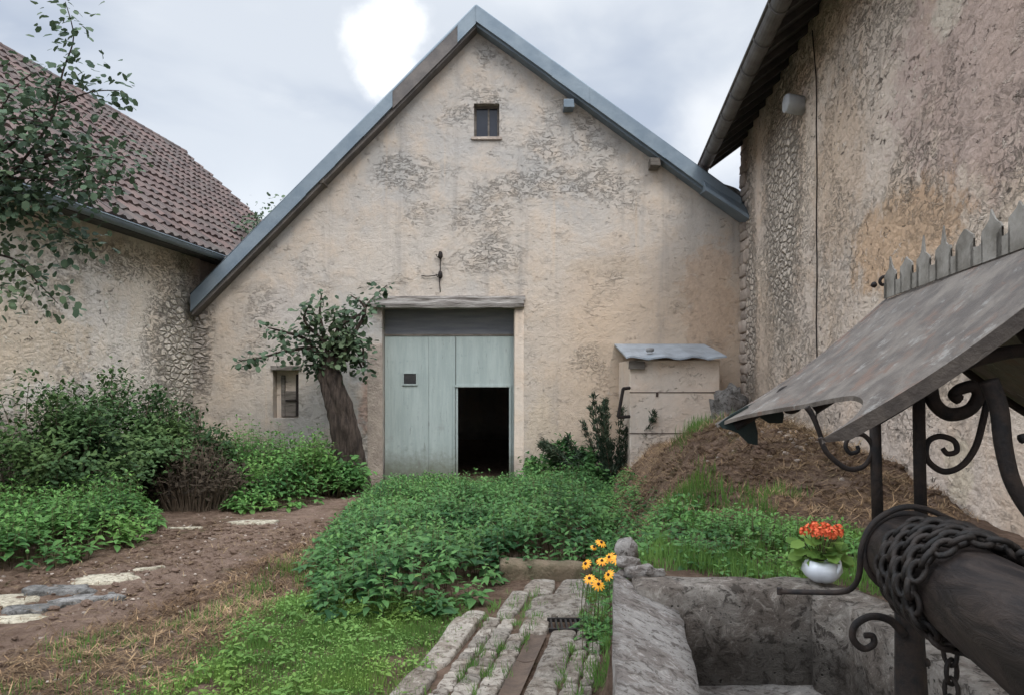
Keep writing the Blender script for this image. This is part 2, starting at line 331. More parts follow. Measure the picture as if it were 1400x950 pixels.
# ground
m, q, b = mat('soil'); p = q.pos(); x, y, z = q.sep(p)[0:3]
n = q.noise(p, .7, 6, .65, .4); f = q.noise(p, 6, 8, .75); vf = q.noise(p, 30, 6, .75)
col = q.mix(q.ss(f, .35, .65), (.115, .075, .052), (.255, .175, .128)); col = q.mix(q.ss(n, .55, .7, 0, .6), col, (.26, .19, .145))
col = q.mix(q.ss(vf, .6, .78, 0, .7), col, (.31, .25, .18)); col = q.mix(q.ss(vf, .42, .3, 0, .75), col, (.04, .026, .018))
col = q.mix(q.ss(q.noise(p, 2.1, 5, .7), .57, .68, 0, .6), col, (.07, .075, .03))
pm = q.ss(q.math('ABSOLUTE', q.math('ADD', q.math('ADD', x, 3.55), q.math('MULTIPLY', q.math('SUBTRACT', n, .5), 2.5))), .85, .25); pm = q.math('MULTIPLY', pm, q.math('MULTIPLY', q.ss(y, 3.5, 6), q.ss(y, 16, 12)))
col = q.mix(q.math('MULTIPLY', pm, .7), col, q.mix(q.ss(f, .3, .7), (.21, .14, .105), (.31, .225, .175)))
q.put(b.inputs['Base Color'], col); b.inputs['Roughness'].default_value = 1; b.inputs['Specular IOR Level'].default_value = .05
q.put(b.inputs['Normal'], q.bump(q.math('ADD', q.math('MULTIPLY', f, 2), vf), 1, .05)); M['soil'] = m
# paving / basin stone
def stonemat(name, base, lich, dark, sc=1, bd=.02, darkz=None, useattr=.25):
    m, q, b = mat(name); p = q.pos(); x, y, z = q.sep(p)[0:3]
    n = q.noise(p, 2.2*sc, 6, .65, .5); f = q.noise(p, 11*sc, 8, .75, .6); vf = q.noise(p, 45*sc, 5, .7)
    col = q.mix(q.ss(n, .42, .58), base, lich); col = q.mix(q.ss(f, .51, .60, 0, .85), col, dark); col = q.mix(q.ss(f, .46, .38, 0, .75), col, tuple(min(1, c*1.35) for c in lich))
    col = q.mix(q.ss(vf, .58, .75, 0, .7), col, dark)
    sp = q.vor(p, 16*sc, 'F1'); pit = q.ss(sp, .16, .06); pit = q.math('MULTIPLY', pit, q.ss(n, .45, .55)); col = q.mix(pit, col, tuple(c*.35 for c in dark))
    if darkz is not None:
        gm = q.math('MULTIPLY', q.ss(q.math('ADD', z, q.math('MULTIPLY', n, -.25)), darkz+.12, darkz-.12), .72)  # stone gets darker towards the bottom
        col = q.mix(gm, col, tuple(c*.55 for c in dark))
    if useattr: col = q.mix(1, col, q.comb(*[q.math('MULTIPLY_ADD', q.attr('rnd')['Fac'], useattr, 1-useattr/2)]*3), 'MULTIPLY')
    q.put(b.inputs['Base Color'], col); b.inputs['Roughness'].default_value = .92; b.inputs['Specular IOR Level'].default_value = .2
    q.put(b.inputs['Normal'], q.bump(q.math('SUBTRACT', q.math('ADD', q.math('MULTIPLY', f, 1.6), q.math('MULTIPLY', vf, .5)), pit), 1, bd)); return m
M['paving'] = stonemat('worn_paving', (.30, .25, .20), (.42, .37, .31), (.13, .10, .075), 1.4, .035, useattr=.5)
M['basin'] = stonemat('lichened_stone', (.24, .20, .165), (.40, .355, .305), (.062, .05, .04), 1.3, .045, .16, 0)
M['rimstone'] = stonemat('rim_stone', (.33, .285, .25), (.50, .46, .42), (.15, .125, .105), 1.7, .05, None, .3)
M['rimdark'] = stonemat('dark_rock', (.15, .135, .12), (.22, .20, .18), (.06, .052, .045), 1, .06, None, 0)
# canopy sheet
m, q, b = mat('canopy_sheet'); p = q.obj(); pr = q.vmath('MULTIPLY', p, (2.0, 2.2, 2.0))
n = q.noise(pr, 3, 8, .75, .0); f = q.noise(p, 26, 8, .8)
col = q.mix(q.ss(n, .38, .62), (.085, .070, .058), (.175, .15, .125)); col = q.mix(q.ss(q.noise(pr, 3.5, 8, .75), .52, .62, 0, .8), col, (.15, .095, .068)); col = q.mix(q.ss(q.noise(p, 9, 8, .8), .56, .63, 0, .75), col, (.25, .235, .21))
col = q.mix(q.ss(f, .52, .70, 0, .7), col, (.07, .062, .054))
q.put(b.inputs['Base Color'], col); q.put(b.inputs['Roughness'], q.ss(n, .3, .7, .42, .7)); b.inputs['Metallic'].default_value = 0; b.inputs['Specular IOR Level'].default_value = .22
q.put(b.inputs['Normal'], q.bump(q.math('ADD', n, q.math('MULTIPLY', f, .15)), .6, .02)); M['sheet'] = m
M['edge'] = simple('rusty_edge', (.10, .082, .066), (.055, .045, .038), 12, .75, .006, 1, .1)
M['underside'] = simple('green_black_metal', (.012, .022, .02), (.03, .035, .03), 5, .7, .004)  # darker tone for canopy undersides and valance plates
M['crest'] = simple('grey_zinc_crest', (.32, .30, .265), (.17, .155, .13), 8, .6, .004, 1, .2)
# roller wood
m, q, b = mat('roller_wood'); p = q.obj(); lp = q.vmath('MULTIPLY', p, (14, 2.0, 14)); n = q.noise(lp, 1.6, 6, .7, .8); f = q.noise(p, 9, 5, .7)
col = q.mix(q.ss(n, .35, .68), (.010, .007, .006), (.034, .024, .019)); col = q.mix(q.ss(f, .58, .75, 0, .4), col, (.045, .034, .028))
q.put(b.inputs['Base Color'], col); b.inputs['Roughness'].default_value = .6; q.put(b.inputs['Normal'], q.bump(n, 1, .006)); M['roller'] = m
M['bark'] = simple('bark', (.15, .11, .085), (.05, .036, .029), 5, .95, .12, 1, 0, (4, 4, .6))
M['nettle'] = leafmat('nettle_leaf', (.036, .10, .032), (.155, .32, .085))
M['nettledark'] = leafmat('nettle_leaf_deep', (.025, .078, .030), (.12, .255, .075))
M['grass'] = leafmat('grass_blade', (.06, .13, .028), (.18, .32, .08), .6, .35)
M['bramble'] = leafmat('bramble_leaf', (.026, .058, .022), (.10, .175, .062), .6, .2)
M['treeleaf'] = leafmat('tree_leaf', (.030, .055, .033), (.10, .15, .085), .6, .2)
M['juniper'] = leafmat('needle_leaf', (.025, .045, .028), (.085, .12, .075), .7, .1)
M['stem'] = simple('green_stem', (.07, .09, .03), (.10, .08, .04), 8, .8, .002)
M['drystem'] = simple('dry_twig', (.10, .075, .055), (.17, .13, .09), 8, .9, .002)
M['straw'] = leafmat('straw', (.10, .065, .038), (.36, .26, .15), .9, .1, .1, 0)
M['deadleaf'] = leafmat('withered_leaf', (.022, .017, .013), (.085, .066, .046), .95, .05, .05, 0)
M['roots'] = leafmat('dead_grass', (.10, .062, .036), (.42, .28, .16), .95, .05, .05, 0)
M['yellow'] = simple('yellow_petal', (.78, .40, .03), (.68, .24, .015), 20, .6, .001)
M['orange'] = simple('orange_red_petal', (.80, .17, .06), (.72, .11, .045), 25, .6, .001)
M['brown'] = simple('flower_eye', (.03, .015, .01), (.05, .02, .012), 20, .8, .001)
M['glass'] = simple('dark_pane', (.01, .012, .02), (.02, .022, .03), 2, .15, .001, spec=.5)

# ------------------------------------------------------------------ ground
BX0, BX1, BY0, BY1 = .36, 1.86, .5, 4.1       # well basin footprint (outer)
def lx(Y): return .137*Y                       # its left outer edge runs slightly outwards
def gz(X, Y, rough=True):
    base = -.04*min(Y, 17)
    tb = 0
    if Y > 4.02 or X > 1.76:
        x0 = (.15*Y-.12 if Y < 8 else 1.08+.05*(Y-8)) if Y > 4.02 else 1.76
        wd = .12 + .25*max(0, Y-4.1); wd = min(wd, 1.3)
        t = sstep(X, x0, x0+wd) if Y > 4.02 else 1
        h = .47 if Y < 4.6 else .47-.05*sstep(Y, 4.6, 6)+.05*sstep(Y, 6, 8)+.10*sstep(Y, 9, 11)*sstep(X, 2, 3)
        h -= .17*sstep(4.1-Y, 0, 1.2)
        fall = 1-sstep(Y, 13, 15.3)
        h = base+(h-base)*fall
        h += .66*math.exp(-((X-3.15)**2/1.5+(Y-9.3)**2/3.6))
        tb = t*(h-base)
    z = base+tb
    if rough:
        a = .18 if (-.8 < X-.18*(Y-4.2) < .6 and Y < 7.2) else 1
        z += a*(.05*nz(X, Y, 0, .9)+.03*nz(X, Y, 3, 3.1)+.018*nz(X, Y, 7, 8))
        if tb > .3 and Y > 5.8: z += min(1, (Y-5.8))*(.07*nz(X, Y, 2, 1.7)+.07*abs(nz(X, Y, 5, 3.3))+.05*nz(X, Y, 6, 6))
        if -3.6 < X < -1.6 and Y < 9: z += .06*abs(nz(X, Y, 8, 3))*sstep(X, -3.6, -3.0)+.045*abs(nz(X, Y, 9, 7))
        if X < -.75 or tb > .3: z += .022*abs(nz(X, Y, 1, 14))
        if -.8 < X-.18*(Y-4.2) and X < lx(Y)+.02 and 1.5 < Y < 7.2: z -= .03
    return z
gx = np.concatenate([np.linspace(-90, -9, 14), np.arange(-8.9, -6, .25), np.arange(-6, 6, .05), np.arange(6, 8, .5), np.linspace(8.5, 90, 14)])
gy = np.concatenate([np.linspace(-60, 0, 8), np.arange(.4, 12, .05), np.arange(12, 17.8, .15), np.linspace(18, 160, 16)])
vs = [(x, y, gz(x, y)) for y in gy for x in gx]
nx = len(gx); fs = [(j*nx+i, j*nx+i+1, (j+1)*nx+i+1, (j+1)*nx+i) for j in range(len(gy)-1) for i in range(nx-1)]
mb = MB(); mb.v = vs; mb.f = fs; mb.c = [.5]*len(vs)
tag(mb.build('ground', M['soil'], None, True), kind='structure')

# ------------------------------------------------------------------ barn
AX, AZ, LXr, LZr, RXr, RZr = -.818, 10.24, -7.31, 3.67, 5.30, 5.80     # rake line at Y=16.7 (top)
sl = (AZ-LZr)/(AX-LXr); sr = (AZ-RZr)/(RXr-AX)
def rz(x): return AZ-(AX-x)*sl if x < AX else AZ-(x-AX)*sr
barn = empty('barn', (-1, 17, -.65), 'tall gabled stone barn with peeling beige render, facing the yard between two other buildings', 'barn')
def wall_with_holes(mb, xs, top, z0, holes, y0, y1):
    """holes: (x0,x1,z0,z1). front face at y0, back at y1, reveals"""
    xs = sorted(set(xs+[h[0] for h in holes]+[h[1] for h in holes]))
    for a, b in zip(xs[:-1], xs[1:]):
        hs = sorted([h for h in holes if h[0] <= a+1e-6 and h[1] >= b-1e-6], key=lambda h: h[2])
        z = z0; segs = []
        for h in hs: segs.append(((z, z), (h[2], h[2]))); z = h[3]
        segs.append(((z, z), (top(a), top(b))))
        for (za, zb), (zc, zd) in segs:
            if zc-za < 1e-4 and zd-zb < 1e-4: continue
            for yy, fl in ((y0, 0), (y1, 1)):
                f = [(0, 1, 2, 3)] if not fl else [(3, 2, 1, 0)]
                mb.add([(a, yy, za), (b, yy, zb), (b, yy, zd), (a, yy, zc)], f)
    for (a, b, c, d) in holes:
        mb.add([(a, y0, c), (a, y1, c), (a, y1, d), (a, y0, d)], [(0, 1, 2, 3)])
        mb.add([(b, y0, c), (b, y0, d), (b, y1, d), (b, y1, c)], [(0, 1, 2, 3)])
        mb.add([(a, y0, d), (a, y1, d), (b, y1, d), (b, y0, d)], [(0, 1, 2, 3)])
        mb.add([(a, y0, c), (b, y0, c), (b, y1, c), (a, y1, c)], [(0, 1, 2, 3)])
mb = MB()
DOOR = (-3.02, .06, -1.2, 3.45); ATT = (-.885, -.295, 7.40, 8.18); LOW = (-5.56, -4.96, .88, 2.0)
wall_with_holes(mb, [-7.5, AX, 5.6], lambda x: rz(x)-.10, -1.2, [DOOR, ATT, LOW], 17, 17.65)
for a, b in (((-7.5, 17.65), (-7.5, 32)), ((5.6, 17.65), (5.6, 32)), ((-7.5, 32), (5.6, 32))):
    if a[0] == b[0]: mb.add([(a[0], a[1], -1.2), (b[0], b[1], -1.2), (b[0], b[1], rz(a[0])-.1), (a[0], a[1], rz(a[0])-.1)], [(0, 1, 2, 3)])
mb.add([(-7.5, 32, -1.2), (5.6, 32, -1.2), (5.6, 32, rz(5.6)-.1), (AX, 32, AZ-.1), (-7.5, 32, rz(-7.5)-.1)], [(0, 1, 2, 3, 4)])
bw = mb.build('wall', M['facade'], barn)
mb = MB()
for (xa, xb) in ((LXr, AX), (AX, RXr+.3)):
    za, zb = rz(xa), rz(xb)
    mb.hexa([Vector(v) for v in ((xa,16.74,za-.12),(xb,16.74,zb-.12),(xb,32.4,zb-.12),(xa,32.4,za-.12),(xa,16.74,za-.03),(xb,16.74,zb-.03),(xb,32.4,zb-.03),(xa,32.4,za-.03))])
mb.build('roof', M['tile'], barn)
def rake(x0, x1, d0, d1, y0, y1, mt, name, up=0):
    mb = MB(); n = 7 if abs(x1-x0) > 3 else 1
    for i in range(n):
        a = x0+(x1-x0)*i/n; b = x0+(x1-x0)*(i+1)/n; o = random.uniform(0, .012)
        A, B = (a, b) if a < b else (b, a); ja = random.uniform(-.012, .012); jb = random.uniform(-.012, .012)
        mb.hexa([Vector(v) for v in ((A,y0-o,rz(A)-d1+ja),(B,y0-o,rz(B)-d1+jb),(B,y1,rz(B)-d1+jb),(A,y1,rz(A)-d1+ja),(A,y0-o,rz(A)-d0+up),(B,y0-o,rz(B)-d0+up),(B,y1,rz(B)-d0+up),(A,y1,rz(A)-d0+up))])
    return mb.build(name, mt, barn)
rake(LXr, AX-1.9, 0, .36, 16.62, 16.74, M['zinc'], 'rake_board', .02)['label'] = 'grey zinc clad rake board at the lower left'
rake(AX-1.9, AX-.42, .02, .40, 16.64, 16.74, M['rustyzinc'], 'rake_board', .02)['label'] = 'brown bare section of rake board near the ridge'
rake(AX-.42, AX, 0, .38, 16.62, 16.74, M['zinc'], 'ridge_cap', .02)
rake(AX, RXr-.1, 0, .34, 16.60, 16.74, M['zinc'], 'rake_board', .02)['label'] = 'blue grey zinc rake board on the right slope'
rake(AX, AX-6.49, .36, .46, 16.70, 17.0, M['rustyzinc'], 'bargeboard'); rake(AX, RXr-.1, .34, .40, 16.70, 17.0, M['zinc'], 'bargeboard')
# cover roll on the outer edge
for xa, xb in ((LXr, AX), (AX, RXr-.1)):
    mb = MB(); mb.tube([(xa, 16.66, rz(xa)+.03), (xb, 16.66, rz(xb)+.03)], .035, 8); mb.build('flashing_roll', M['zinc'], barn, True)
mb = MB(); mb.hexa([Vector(v) for v in ((4.35,16.4,6.0),(5.25,16.2,5.32),(5.35,16.95,5.35),(4.35,16.95,6.05),(4.35,16.4,6.08),(5.25,16.2,5.40),(5.35,16.95,5.95),(4.35,16.95,6.66))])
mb.build('slate_flashing', M['zinc'], barn)
for px, py in ((778, 143), (895, 222), (440, 246), (318, 356)):
    c = P(px, py, 16.85); mb = MB(); mb.box((c.x-.13, 16.66, c.z-.14), (c.x+.10, 17.0, c.z+.05), jit=.015)
    mb.build('purlin_end', M['zinc'] if px == 778 else M['wood'], barn, bevel=.01)
# lintel
mb = MB(); 
def beam(mb, x0, x1, z0, z1, y0, y1, n=44, amp=.04, seed=0):
    ring = []
    for i in range(n+1):
        x = x0+(x1-x0)*i/n
        for k, (yy, zz) in enumerate(((y0, z0), (y0-.02, (z0+z1)/2), (y0, z1), (y1, z1), (y1, z0))):
            ring.append(Vector((x+(random.uniform(-amp, amp) if i in (0, n) else 0), yy+amp*mnoise.noise(Vector((x*1.8, k*3, seed))), zz+amp*.8*mnoise.noise(Vector((x*1.4, k*5, seed+3))))))
    fs = [(i*5+k, (i+1)*5+k, (i+1)*5+(k+1) % 5, i*5+(k+1) % 5) for i in range(n) for k in range(5)]+[(0, 1, 2, 3, 4), tuple(n*5+k for k in (4, 3, 2, 1, 0))]
    mb.add(ring, fs)
beam(mb, -3.32, .30, 3.43, 3.62, 16.86, 17.3, 44, .05); beam(mb, -3.2, .28, 3.60, 3.70, 16.90, 17.2, 44, .04, 5)
mb.build('lintel', M['lintelwood'], barn)
mb = MB(); mb.box((-3.02, 17.40, 2.84), (.06, 17.6, 3.46)); mb.build('overdoor_board', M['darkwood'], barn)
mb = MB(); mb.box((.055, 16.97, -.9), (.27, 17.05, 3.38), jit=.02); mb.build('door_jamb', M['hutch'], barn, bevel=.02)
mb = MB(); mb.box((-3.36, 16.975, -.9), (-3.01, 17.05, 2.6), jit=.02); j = mb.build('door_jamb', M['quoin'], barn, bevel=.02)
j['label'] = 'worn stone jamb with flaking render, left of the door'
# door leaves
door = empty('barn_door', (-1.5, 17.3, -.65), 'pale green plank barn door with a dark open wicket in its right leaf', 'door')
door.parent = barn; door.location = Vector((-1.5, 17.3, -.65))-PL['barn']; del door['category']; del door['label']
door.name = 'door'; PL['door'] = Vector((-1.5, 17.3, -.65))
YD = 17.3
def planks(x0, x1, z0, z1, n, mb, holes=()):
    e = [x0+(x1-x0)*i/n for i in range(n+1)]
    for a, b in zip(e[:-1], e[1:]):
        j = random.uniform(-.004, .004); mb.box((a+.003, YD+j, z0), (b-.003, YD+.05, z1))
sx = .0173
mb = MB()
planks(-3.01, -1.97, -.62, 2.84, 1, mb); planks(-1.97, -1.335, -.62, 2.84, 1, mb)
leafL = mb.build('leaf', M['door'], door)
mb = MB(); planks(-1.325, .05, 1.60, 2.84, 1, mb); mb.box((-1.325, YD, -.6), (-1.39+.11, YD+.05, 1.6)); mb.box((-.05, YD, -.6), (.05, YD+.05, 1.6))
leafR = mb.build('leaf', M['door'], door)
mb = MB(); mb.box((-1.40, YD-.03, -.6), (-1.35, YD-.002, 1.66)); mb.box((-1.35, YD-.028, 1.60), (-.02, YD-.002, 1.66)); mb.box((-.07, YD-.03, -.6), (-.02, YD-.002, 1.60))
mb.build('wicket_frame', M['door'], door, bevel=.006)
mb = MB(); mb.box((-3.01, YD-.016, 2.80), (.05, YD-.003, 2.85)); mb.build('top_batten', M['wood'], door)
c = P(560.5, 517.5, YD-.02)
mb = MB(); 
for a, b_ in (((-.18, .12), (.18, .155)), ((-.18, -.155), (.18, -.12)), ((-.18, -.12), (-.145, .12)), ((.145, -.12), (.18, .12))):
    mb.box((c.x+a[0], YD-.03, c.z+a[1]), (c.x+b_[0], YD-.002, c.z+b_[1]))
hf = mb.build('hatch_frame', M['door'], door)
mb = MB(); mb.box((c.x-.145, YD-.012, c.z-.12), (c.x+.145, YD-.001, c.z+.12)); 
for i in range(4): mb.box((c.x-.12+i*.07, YD-.02, c.z-.12), (c.x-.108+i*.07, YD-.012, c.z+.12))
sub(mb.build('grille', M['dark'], door), hf)
# attic window
mb = MB(); a, b_, c0, d0 = ATT
for bx in (((a, 17.18, c0), (a+.05, 17.25, d0)), ((b_-.05, 17.18, c0), (b_, 17.25, d0)), ((a+.05, 17.18, d0-.05), (b_-.05, 17.25, d0)), ((a+.05, 17.18, c0), (b_-.05, 17.25, c0+.05)), (((a+b_)/2+.02, 17.19, c0+.05), ((a+b_)/2+.06, 17.24, d0-.05))): mb.box(*bx)
wf = mb.build('attic_window', M['wood'], barn)
mb = MB(); mb.box((a+.05, 17.22, c0+.05), (b_-.05, 17.23, d0-.05)); sub(mb.build('pane', M['glass'], barn), wf)
mb = MB(); mb.box((a-.06, 16.95, c0-.07), (b_+.06, 17.15, c0-.004), jit=.01); sub(mb.build('sill', M['quoin'], barn, bevel=.01), wf)
# blocked low window
mb = MB(); a, b_, c0, d0 = LOW
mb.box((a, 17.30, c0), (b_, 17.36, d0)); 
lw = mb.build('blocked_window', M['hutch'], barn)
mb = MB(); mb.box((a+.22, 17.22, c0+.02), (b_-.02, 17.30, c0+.62), jit=.02); mb.box((a+.12, 17.22, c0+.02), (a+.21, 17.29, d0-.12), jit=.01); sub(mb.build('board', M['wood'], barn, bevel=.01), lw)
mb = MB(); mb.box((a-.05, 16.955, d0+.004), (b_+.08, 17.2, d0+.09), jit=.012); sub(mb.build('lintel', M['wood'], barn), lw)
mb = MB(); mb.box((a+.24, 17.18, c0+.40), (b_-.1, 17.22, c0+.43), jit=.01); mb.box((b_-.12, 17.19, c0+.05), (b_-.06, 17.22, d0-.1), jit=.005); sub(mb.build('latch_bar', M['iron'], barn), lw)
# iron tie rod with hooks above the door
rod = empty('iron_tie', P(602, 400, 16.95), 'thin iron rod with two knots above the middle of the door beam', 'iron rod')
mb = MB(); mb.tube([P(602, 400, 16.9), P(601, 385, 16.93), P(602, 372, 16.95), P(602, 345, 16.96)], .012, 6); mb.build('rod', M['iron'], rod, True)
for y_ in (376, 349):
    mb = MB(); c = P(602, y_, 16.93); mb.rock(c, (.055, .04, .10), y_, .5, 8, 6); mb.tube([c, c+Vector((-.07, 0, -.05)), c+Vector((-.10, 0, .02))], .012, 5); mb.build('knot', M['iron'], rod, True)
mb = MB(); mb.tube(bez([P(576, 377, 16.97), P(585, 378, 16.95), P(600, 376, 16.95)]), .012, 5); mb.build('hook', M['iron'], rod, True)

# ------------------------------------------------------------------ left house
lh = empty('tiled_house', (-7.5, 12, -.5), 'old house at the left with brown clay tile roof and flaking cream wall', 'house')
LW = lambda Y: -7.42+.111*(Y-17)
mb = MB(); 
mb.hexa([Vector(v) for v in ((LW(2)-.6,2,-1.2),(LW(2),2,-1.2),(LW(17.3),17.3,-1.2),(LW(17.3)-.6,17.3,-1.2),(LW(2)-.6,2,4.85),(LW(2),2,4.85),(LW(17.3),17.3,4.85),(LW(17.3)-.6,17.3,4.85))])
mb.hexa([Vector(v) for v in ((LW(17.3)-.6,17.3,-1.2),(LW(17.3)-.1,17.3,-1.2),(LW(26)-.1,26,-1.2),(LW(26)-.6,26,-1.2),(LW(17.3)-.6,17.3,4.85),(LW(17.3)-.1,17.3,4.85),(LW(26)-.1,26,4.85),(LW(26)-.6,26,4.85))])
for Y in (2, 26):
    x = LW(Y)-.12; mb.add([(x,Y+(.02 if Y == 2 else -.02),-1.2),(x-11,Y+(.02 if Y == 2 else -.02),-1.2),(x-11,Y+(.02 if Y == 2 else -.02),4.8),(x-5.3,Y+(.02 if Y == 2 else -.02),9.5),(x,Y+(.02 if Y == 2 else -.02),4.85)], [(0,1,2,3,4)])
mb.build('wall', M['leftwall'], lh)
EV = lambda Y: Vector((-6.80+.111*(Y-17), Y, 4.66)); RG = lambda Y: Vector((-11.7+.111*(Y-26), Y, 9.9))
mb = MB(); Y0, Y1 = 1.6, 26.1; tw = .30; ncol = int((Y1-Y0)/tw); nrow = 18; sub_u = 6
grid = []
jit = [[(random.random(), random.uniform(-.008, .008), random.uniform(-.01, .01)) for _ in range(ncol+1)] for _ in range(nrow)]
nrm = (EV(10)-RG(10)).cross(Vector((.111, 1, 0))).normalized(); nrm = nrm if nrm.z > 0 else -nrm
for r in range(nrow):
    for part, (t, hh) in enumerate(((r/nrow-.004, .040), ((r+.5)/nrow, .024), ((r+1)/nrow+.004, .004))):
        pass
vs = []; fs = []; cs = []
for r in range(nrow):
    for cix in range(ncol):
        rn, jh, jt = jit[r][cix]; off = .5*tw*(r % 2)*0
        base = len(vs)
        for t, hh in ((r/nrow-.010+jt*.12, .050), ((r)/nrow-.009+jt*.12, .036) if False else (r/nrow+.5/nrow, .030), ((r+1)/nrow, .008)):
            for k in range(sub_u+1):
                u = k/sub_u; Y = Y0+(cix+u)*tw+off; p = EV(Y).lerp(RG(Y), t)
                prof = .022*math.cos(2*math.pi*(u-.12))+(.012 if u > .85 else 0)
                sag = -.05*math.sin(math.pi*t)*(.6+.4*math.sin(Y*.9))+.03*nz(Y*.4, t*3)
                p = p+nrm*(hh*1.8+jh*1.6+prof*1.25+.03+sag); vs.append(p); cs.append(min(1, max(0, rn*.85+random.uniform(-.05, .05))))
        n_ = sub_u+1
        for a in range(2):
            for k in range(sub_u): fs.append((base+a*n_+k, base+a*n_+k+1, base+(a+1)*n_+k+1, base+(a+1)*n_+k))
        b0 = len(vs)           # front lip
        for k in range(n_): q0 = Vector(vs[base+k]); vs.append(q0-nrm*.085); cs.append(cs[base+k])
        for k in range(sub_u): fs.append((base+k, b0+k, b0+k+1, base+k+1))
mb.v = [tuple(v) for v in vs]; mb.f = fs; mb.c = cs
roofL = mb.build('roof', M['tile'], lh)
mb = MB()  # back slope, underlay & verge
for A, B in ((EV, RG),):
    mb.hexa([A(1.6)-nrm*.1, B(1.6)-nrm*.1, B(26.1)-nrm*.1, A(26.1)-nrm*.1, A(1.6)-nrm*.02, B(1.6)-nrm*.02, B(26.1)-nrm*.02, A(26.1)-nrm*.02])
BR = lambda Y: RG(Y)+Vector((-5, 0, -5.3))
mb.hexa([RG(1.6)-Vector((0,0,.1)), BR(1.6), BR(26.1), RG(26.1)-Vector((0,0,.1)), RG(1.6)+Vector((0,0,.0)), BR(1.6)+Vector((0,0,.1)), BR(26.1)+Vector((0,0,.1)), RG(26.1)])
sub(mb.build('roof_deck', M['soffit'], lh), roofL)
mb = MB(); n = 60
for i in range(n):
    Y = 1.6+24.5*i/n; Yb = Y+24.5/n+.03; mb.tube([RG(Y)+Vector((0,0,.02)), RG(Yb)+Vector((0,0,.05))], [.13, .115], 8, random.random())
sub(mb.build('ridge_tiles', M['tile'], lh, True), roofL)
mb = MB(); 
vs = []; 
for Y in (1.6, 26.1):
    c = EV(Y)+Vector((.10, 0, -.05))
    for k in range(9):
        a = math.pi*k/8; vs.append(c+Vector((-math.cos(a)*.10, 0, -math.sin(a)*.10)))
    for k in range(9):
        a = math.pi*(8-k)/8; vs.append(c+Vector((-math.cos(a)*.085, 0, -math.sin(a)*.085)))
mb.add(vs, [(k, (k+1) % 18, 18+(k+1) % 18, 18+k) for k in range(18)]+[tuple(range(18))]); mb.tube([EV(1.6)+Vector((.20,0,-.05)), EV(26)+Vector((.20,0,-.05))], .016, 6)
mb.build('gutter', M['zinc'], lh)
mb = MB(); mb.hexa([EV(1.6)+Vector((-.0,0,-.14)), EV(1.6)+Vector((-.75,0,-.02)), EV(26)+Vector((-.75,0,-.02)), EV(26)+Vector((0,0,-.14)), EV(1.6)+Vector((0,0,-.02)), EV(1.6)+Vector((-.75,0,.2)), EV(26)+Vector((-.75,0,.2)), EV(26)+Vector((0,0,-.02))])
mb.build('soffit', M['soffit'], lh)

# ------------------------------------------------------------------ right house
rh = empty('tall_house', (5, 12, 0), 'tall rubble stone house along the right side, pinkish ochre render falling off its wall', 'house')
RW = lambda Y: 5.36-.123*(17-Y)
mb = MB(); H = 9.0
YY = 17.25
mb.hexa([Vector(v) for v in ((RW(-3),-3,-1.2),(RW(-3)+.6,-3,-1.2),(RW(YY)+.6,YY,-1.2),(RW(YY),YY,-1.2),(RW(-3),-3,7.42),(RW(-3)+.6,-3,7.85),(RW(YY)+.6,YY,7.85),(RW(YY),YY,7.42))])
mb.add([(RW(YY)+.6,YY-.01,-1.2),(RW(YY)+9,YY-.01,-1.2),(RW(YY)+9,YY-.01,7.5),(RW(YY)+4.8,YY-.01,10.5),(RW(YY)+.6,YY-.01,7.85)], [(0,1,2,3,4)])
mb.build('wall', M['rightwall'], rh)
GE = lambda Y: Vector((4.60-.123*(17-Y), Y, 6.78)); SL = .74
mb = MB(); A = [GE(-3.5), GE(17.2)]; 
def up_(v, d, h=0): return v+Vector((d, 0, d*SL+h))
mb.hexa([A[0], up_(A[0], 5.4), up_(A[1], 5.4), A[1], up_(A[0], 0, .14), up_(A[0], 5.4, .14), up_(A[1], 5.4, .14), up_(A[1], 0, .14)])
rr = mb.build('roof', M['soffit'], rh)
for i in range(30):
    mb = MB(); Y = 17.0-i*.6; v = GE(Y); mb.hexa([up_(v, .02, -.12), up_(v, .9, -.12), up_(v, .9, -.12)+Vector((0,.09,0)), up_(v, .02, -.12)+Vector((0,.09,0)), up_(v, .02, -.003), up_(v, .9, -.003), up_(v, .9, -.003)+Vector((0,.09,0)), up_(v, .02, -.003)+Vector((0,.09,0))])
    sub(mb.build('rafter', M['soffit'], rh), rr)
mb = MB(); vs = []
for Y in (-3.5, 17.25):
    c = GE(Y)+Vector((-.10, 0, .02))
    for k in range(11):
        a = math.pi*k/10; vs.append(c+Vector((-math.cos(a)*.14, 0, -math.sin(a)*.15)))
    for k in range(11):
        a = math.pi*(10-k)/10; vs.append(c+Vector((-math.cos(a)*.12, 0, -math.sin(a)*.13)))
mb.add(vs, [(k, (k+1) % 22, 22+(k+1) % 22, 22+k) for k in range(22)]+[tuple(range(22)), tuple(range(22, 44))[::-1]]); mb.tube([GE(-3.5)+Vector((-.25,0,.03)), GE(17.25)+Vector((-.25,0,.03))], .022, 6)
gu = mb.build('gutter', M['rustyzinc'], rh)
M['guttermat'] = simple('aged_gutter', (.16, .155, .15), (.10, .095, .09), 3, .6, .004, 1, .3); gu.data.materials[0] = M['guttermat']
for i in range(18):
    mb = MB(); Y = 16.9-i*1.0; c = GE(Y)+Vector((-.10, 0, .02)); mb.tube([c+Vector((-math.cos(math.pi*k/8)*.150, 0, -math.sin(math.pi*k/8)*.160)) for k in range(9)], .014, 5)
    sub(mb.build('gutter_bracket', M['guttermat'], rh), gu)
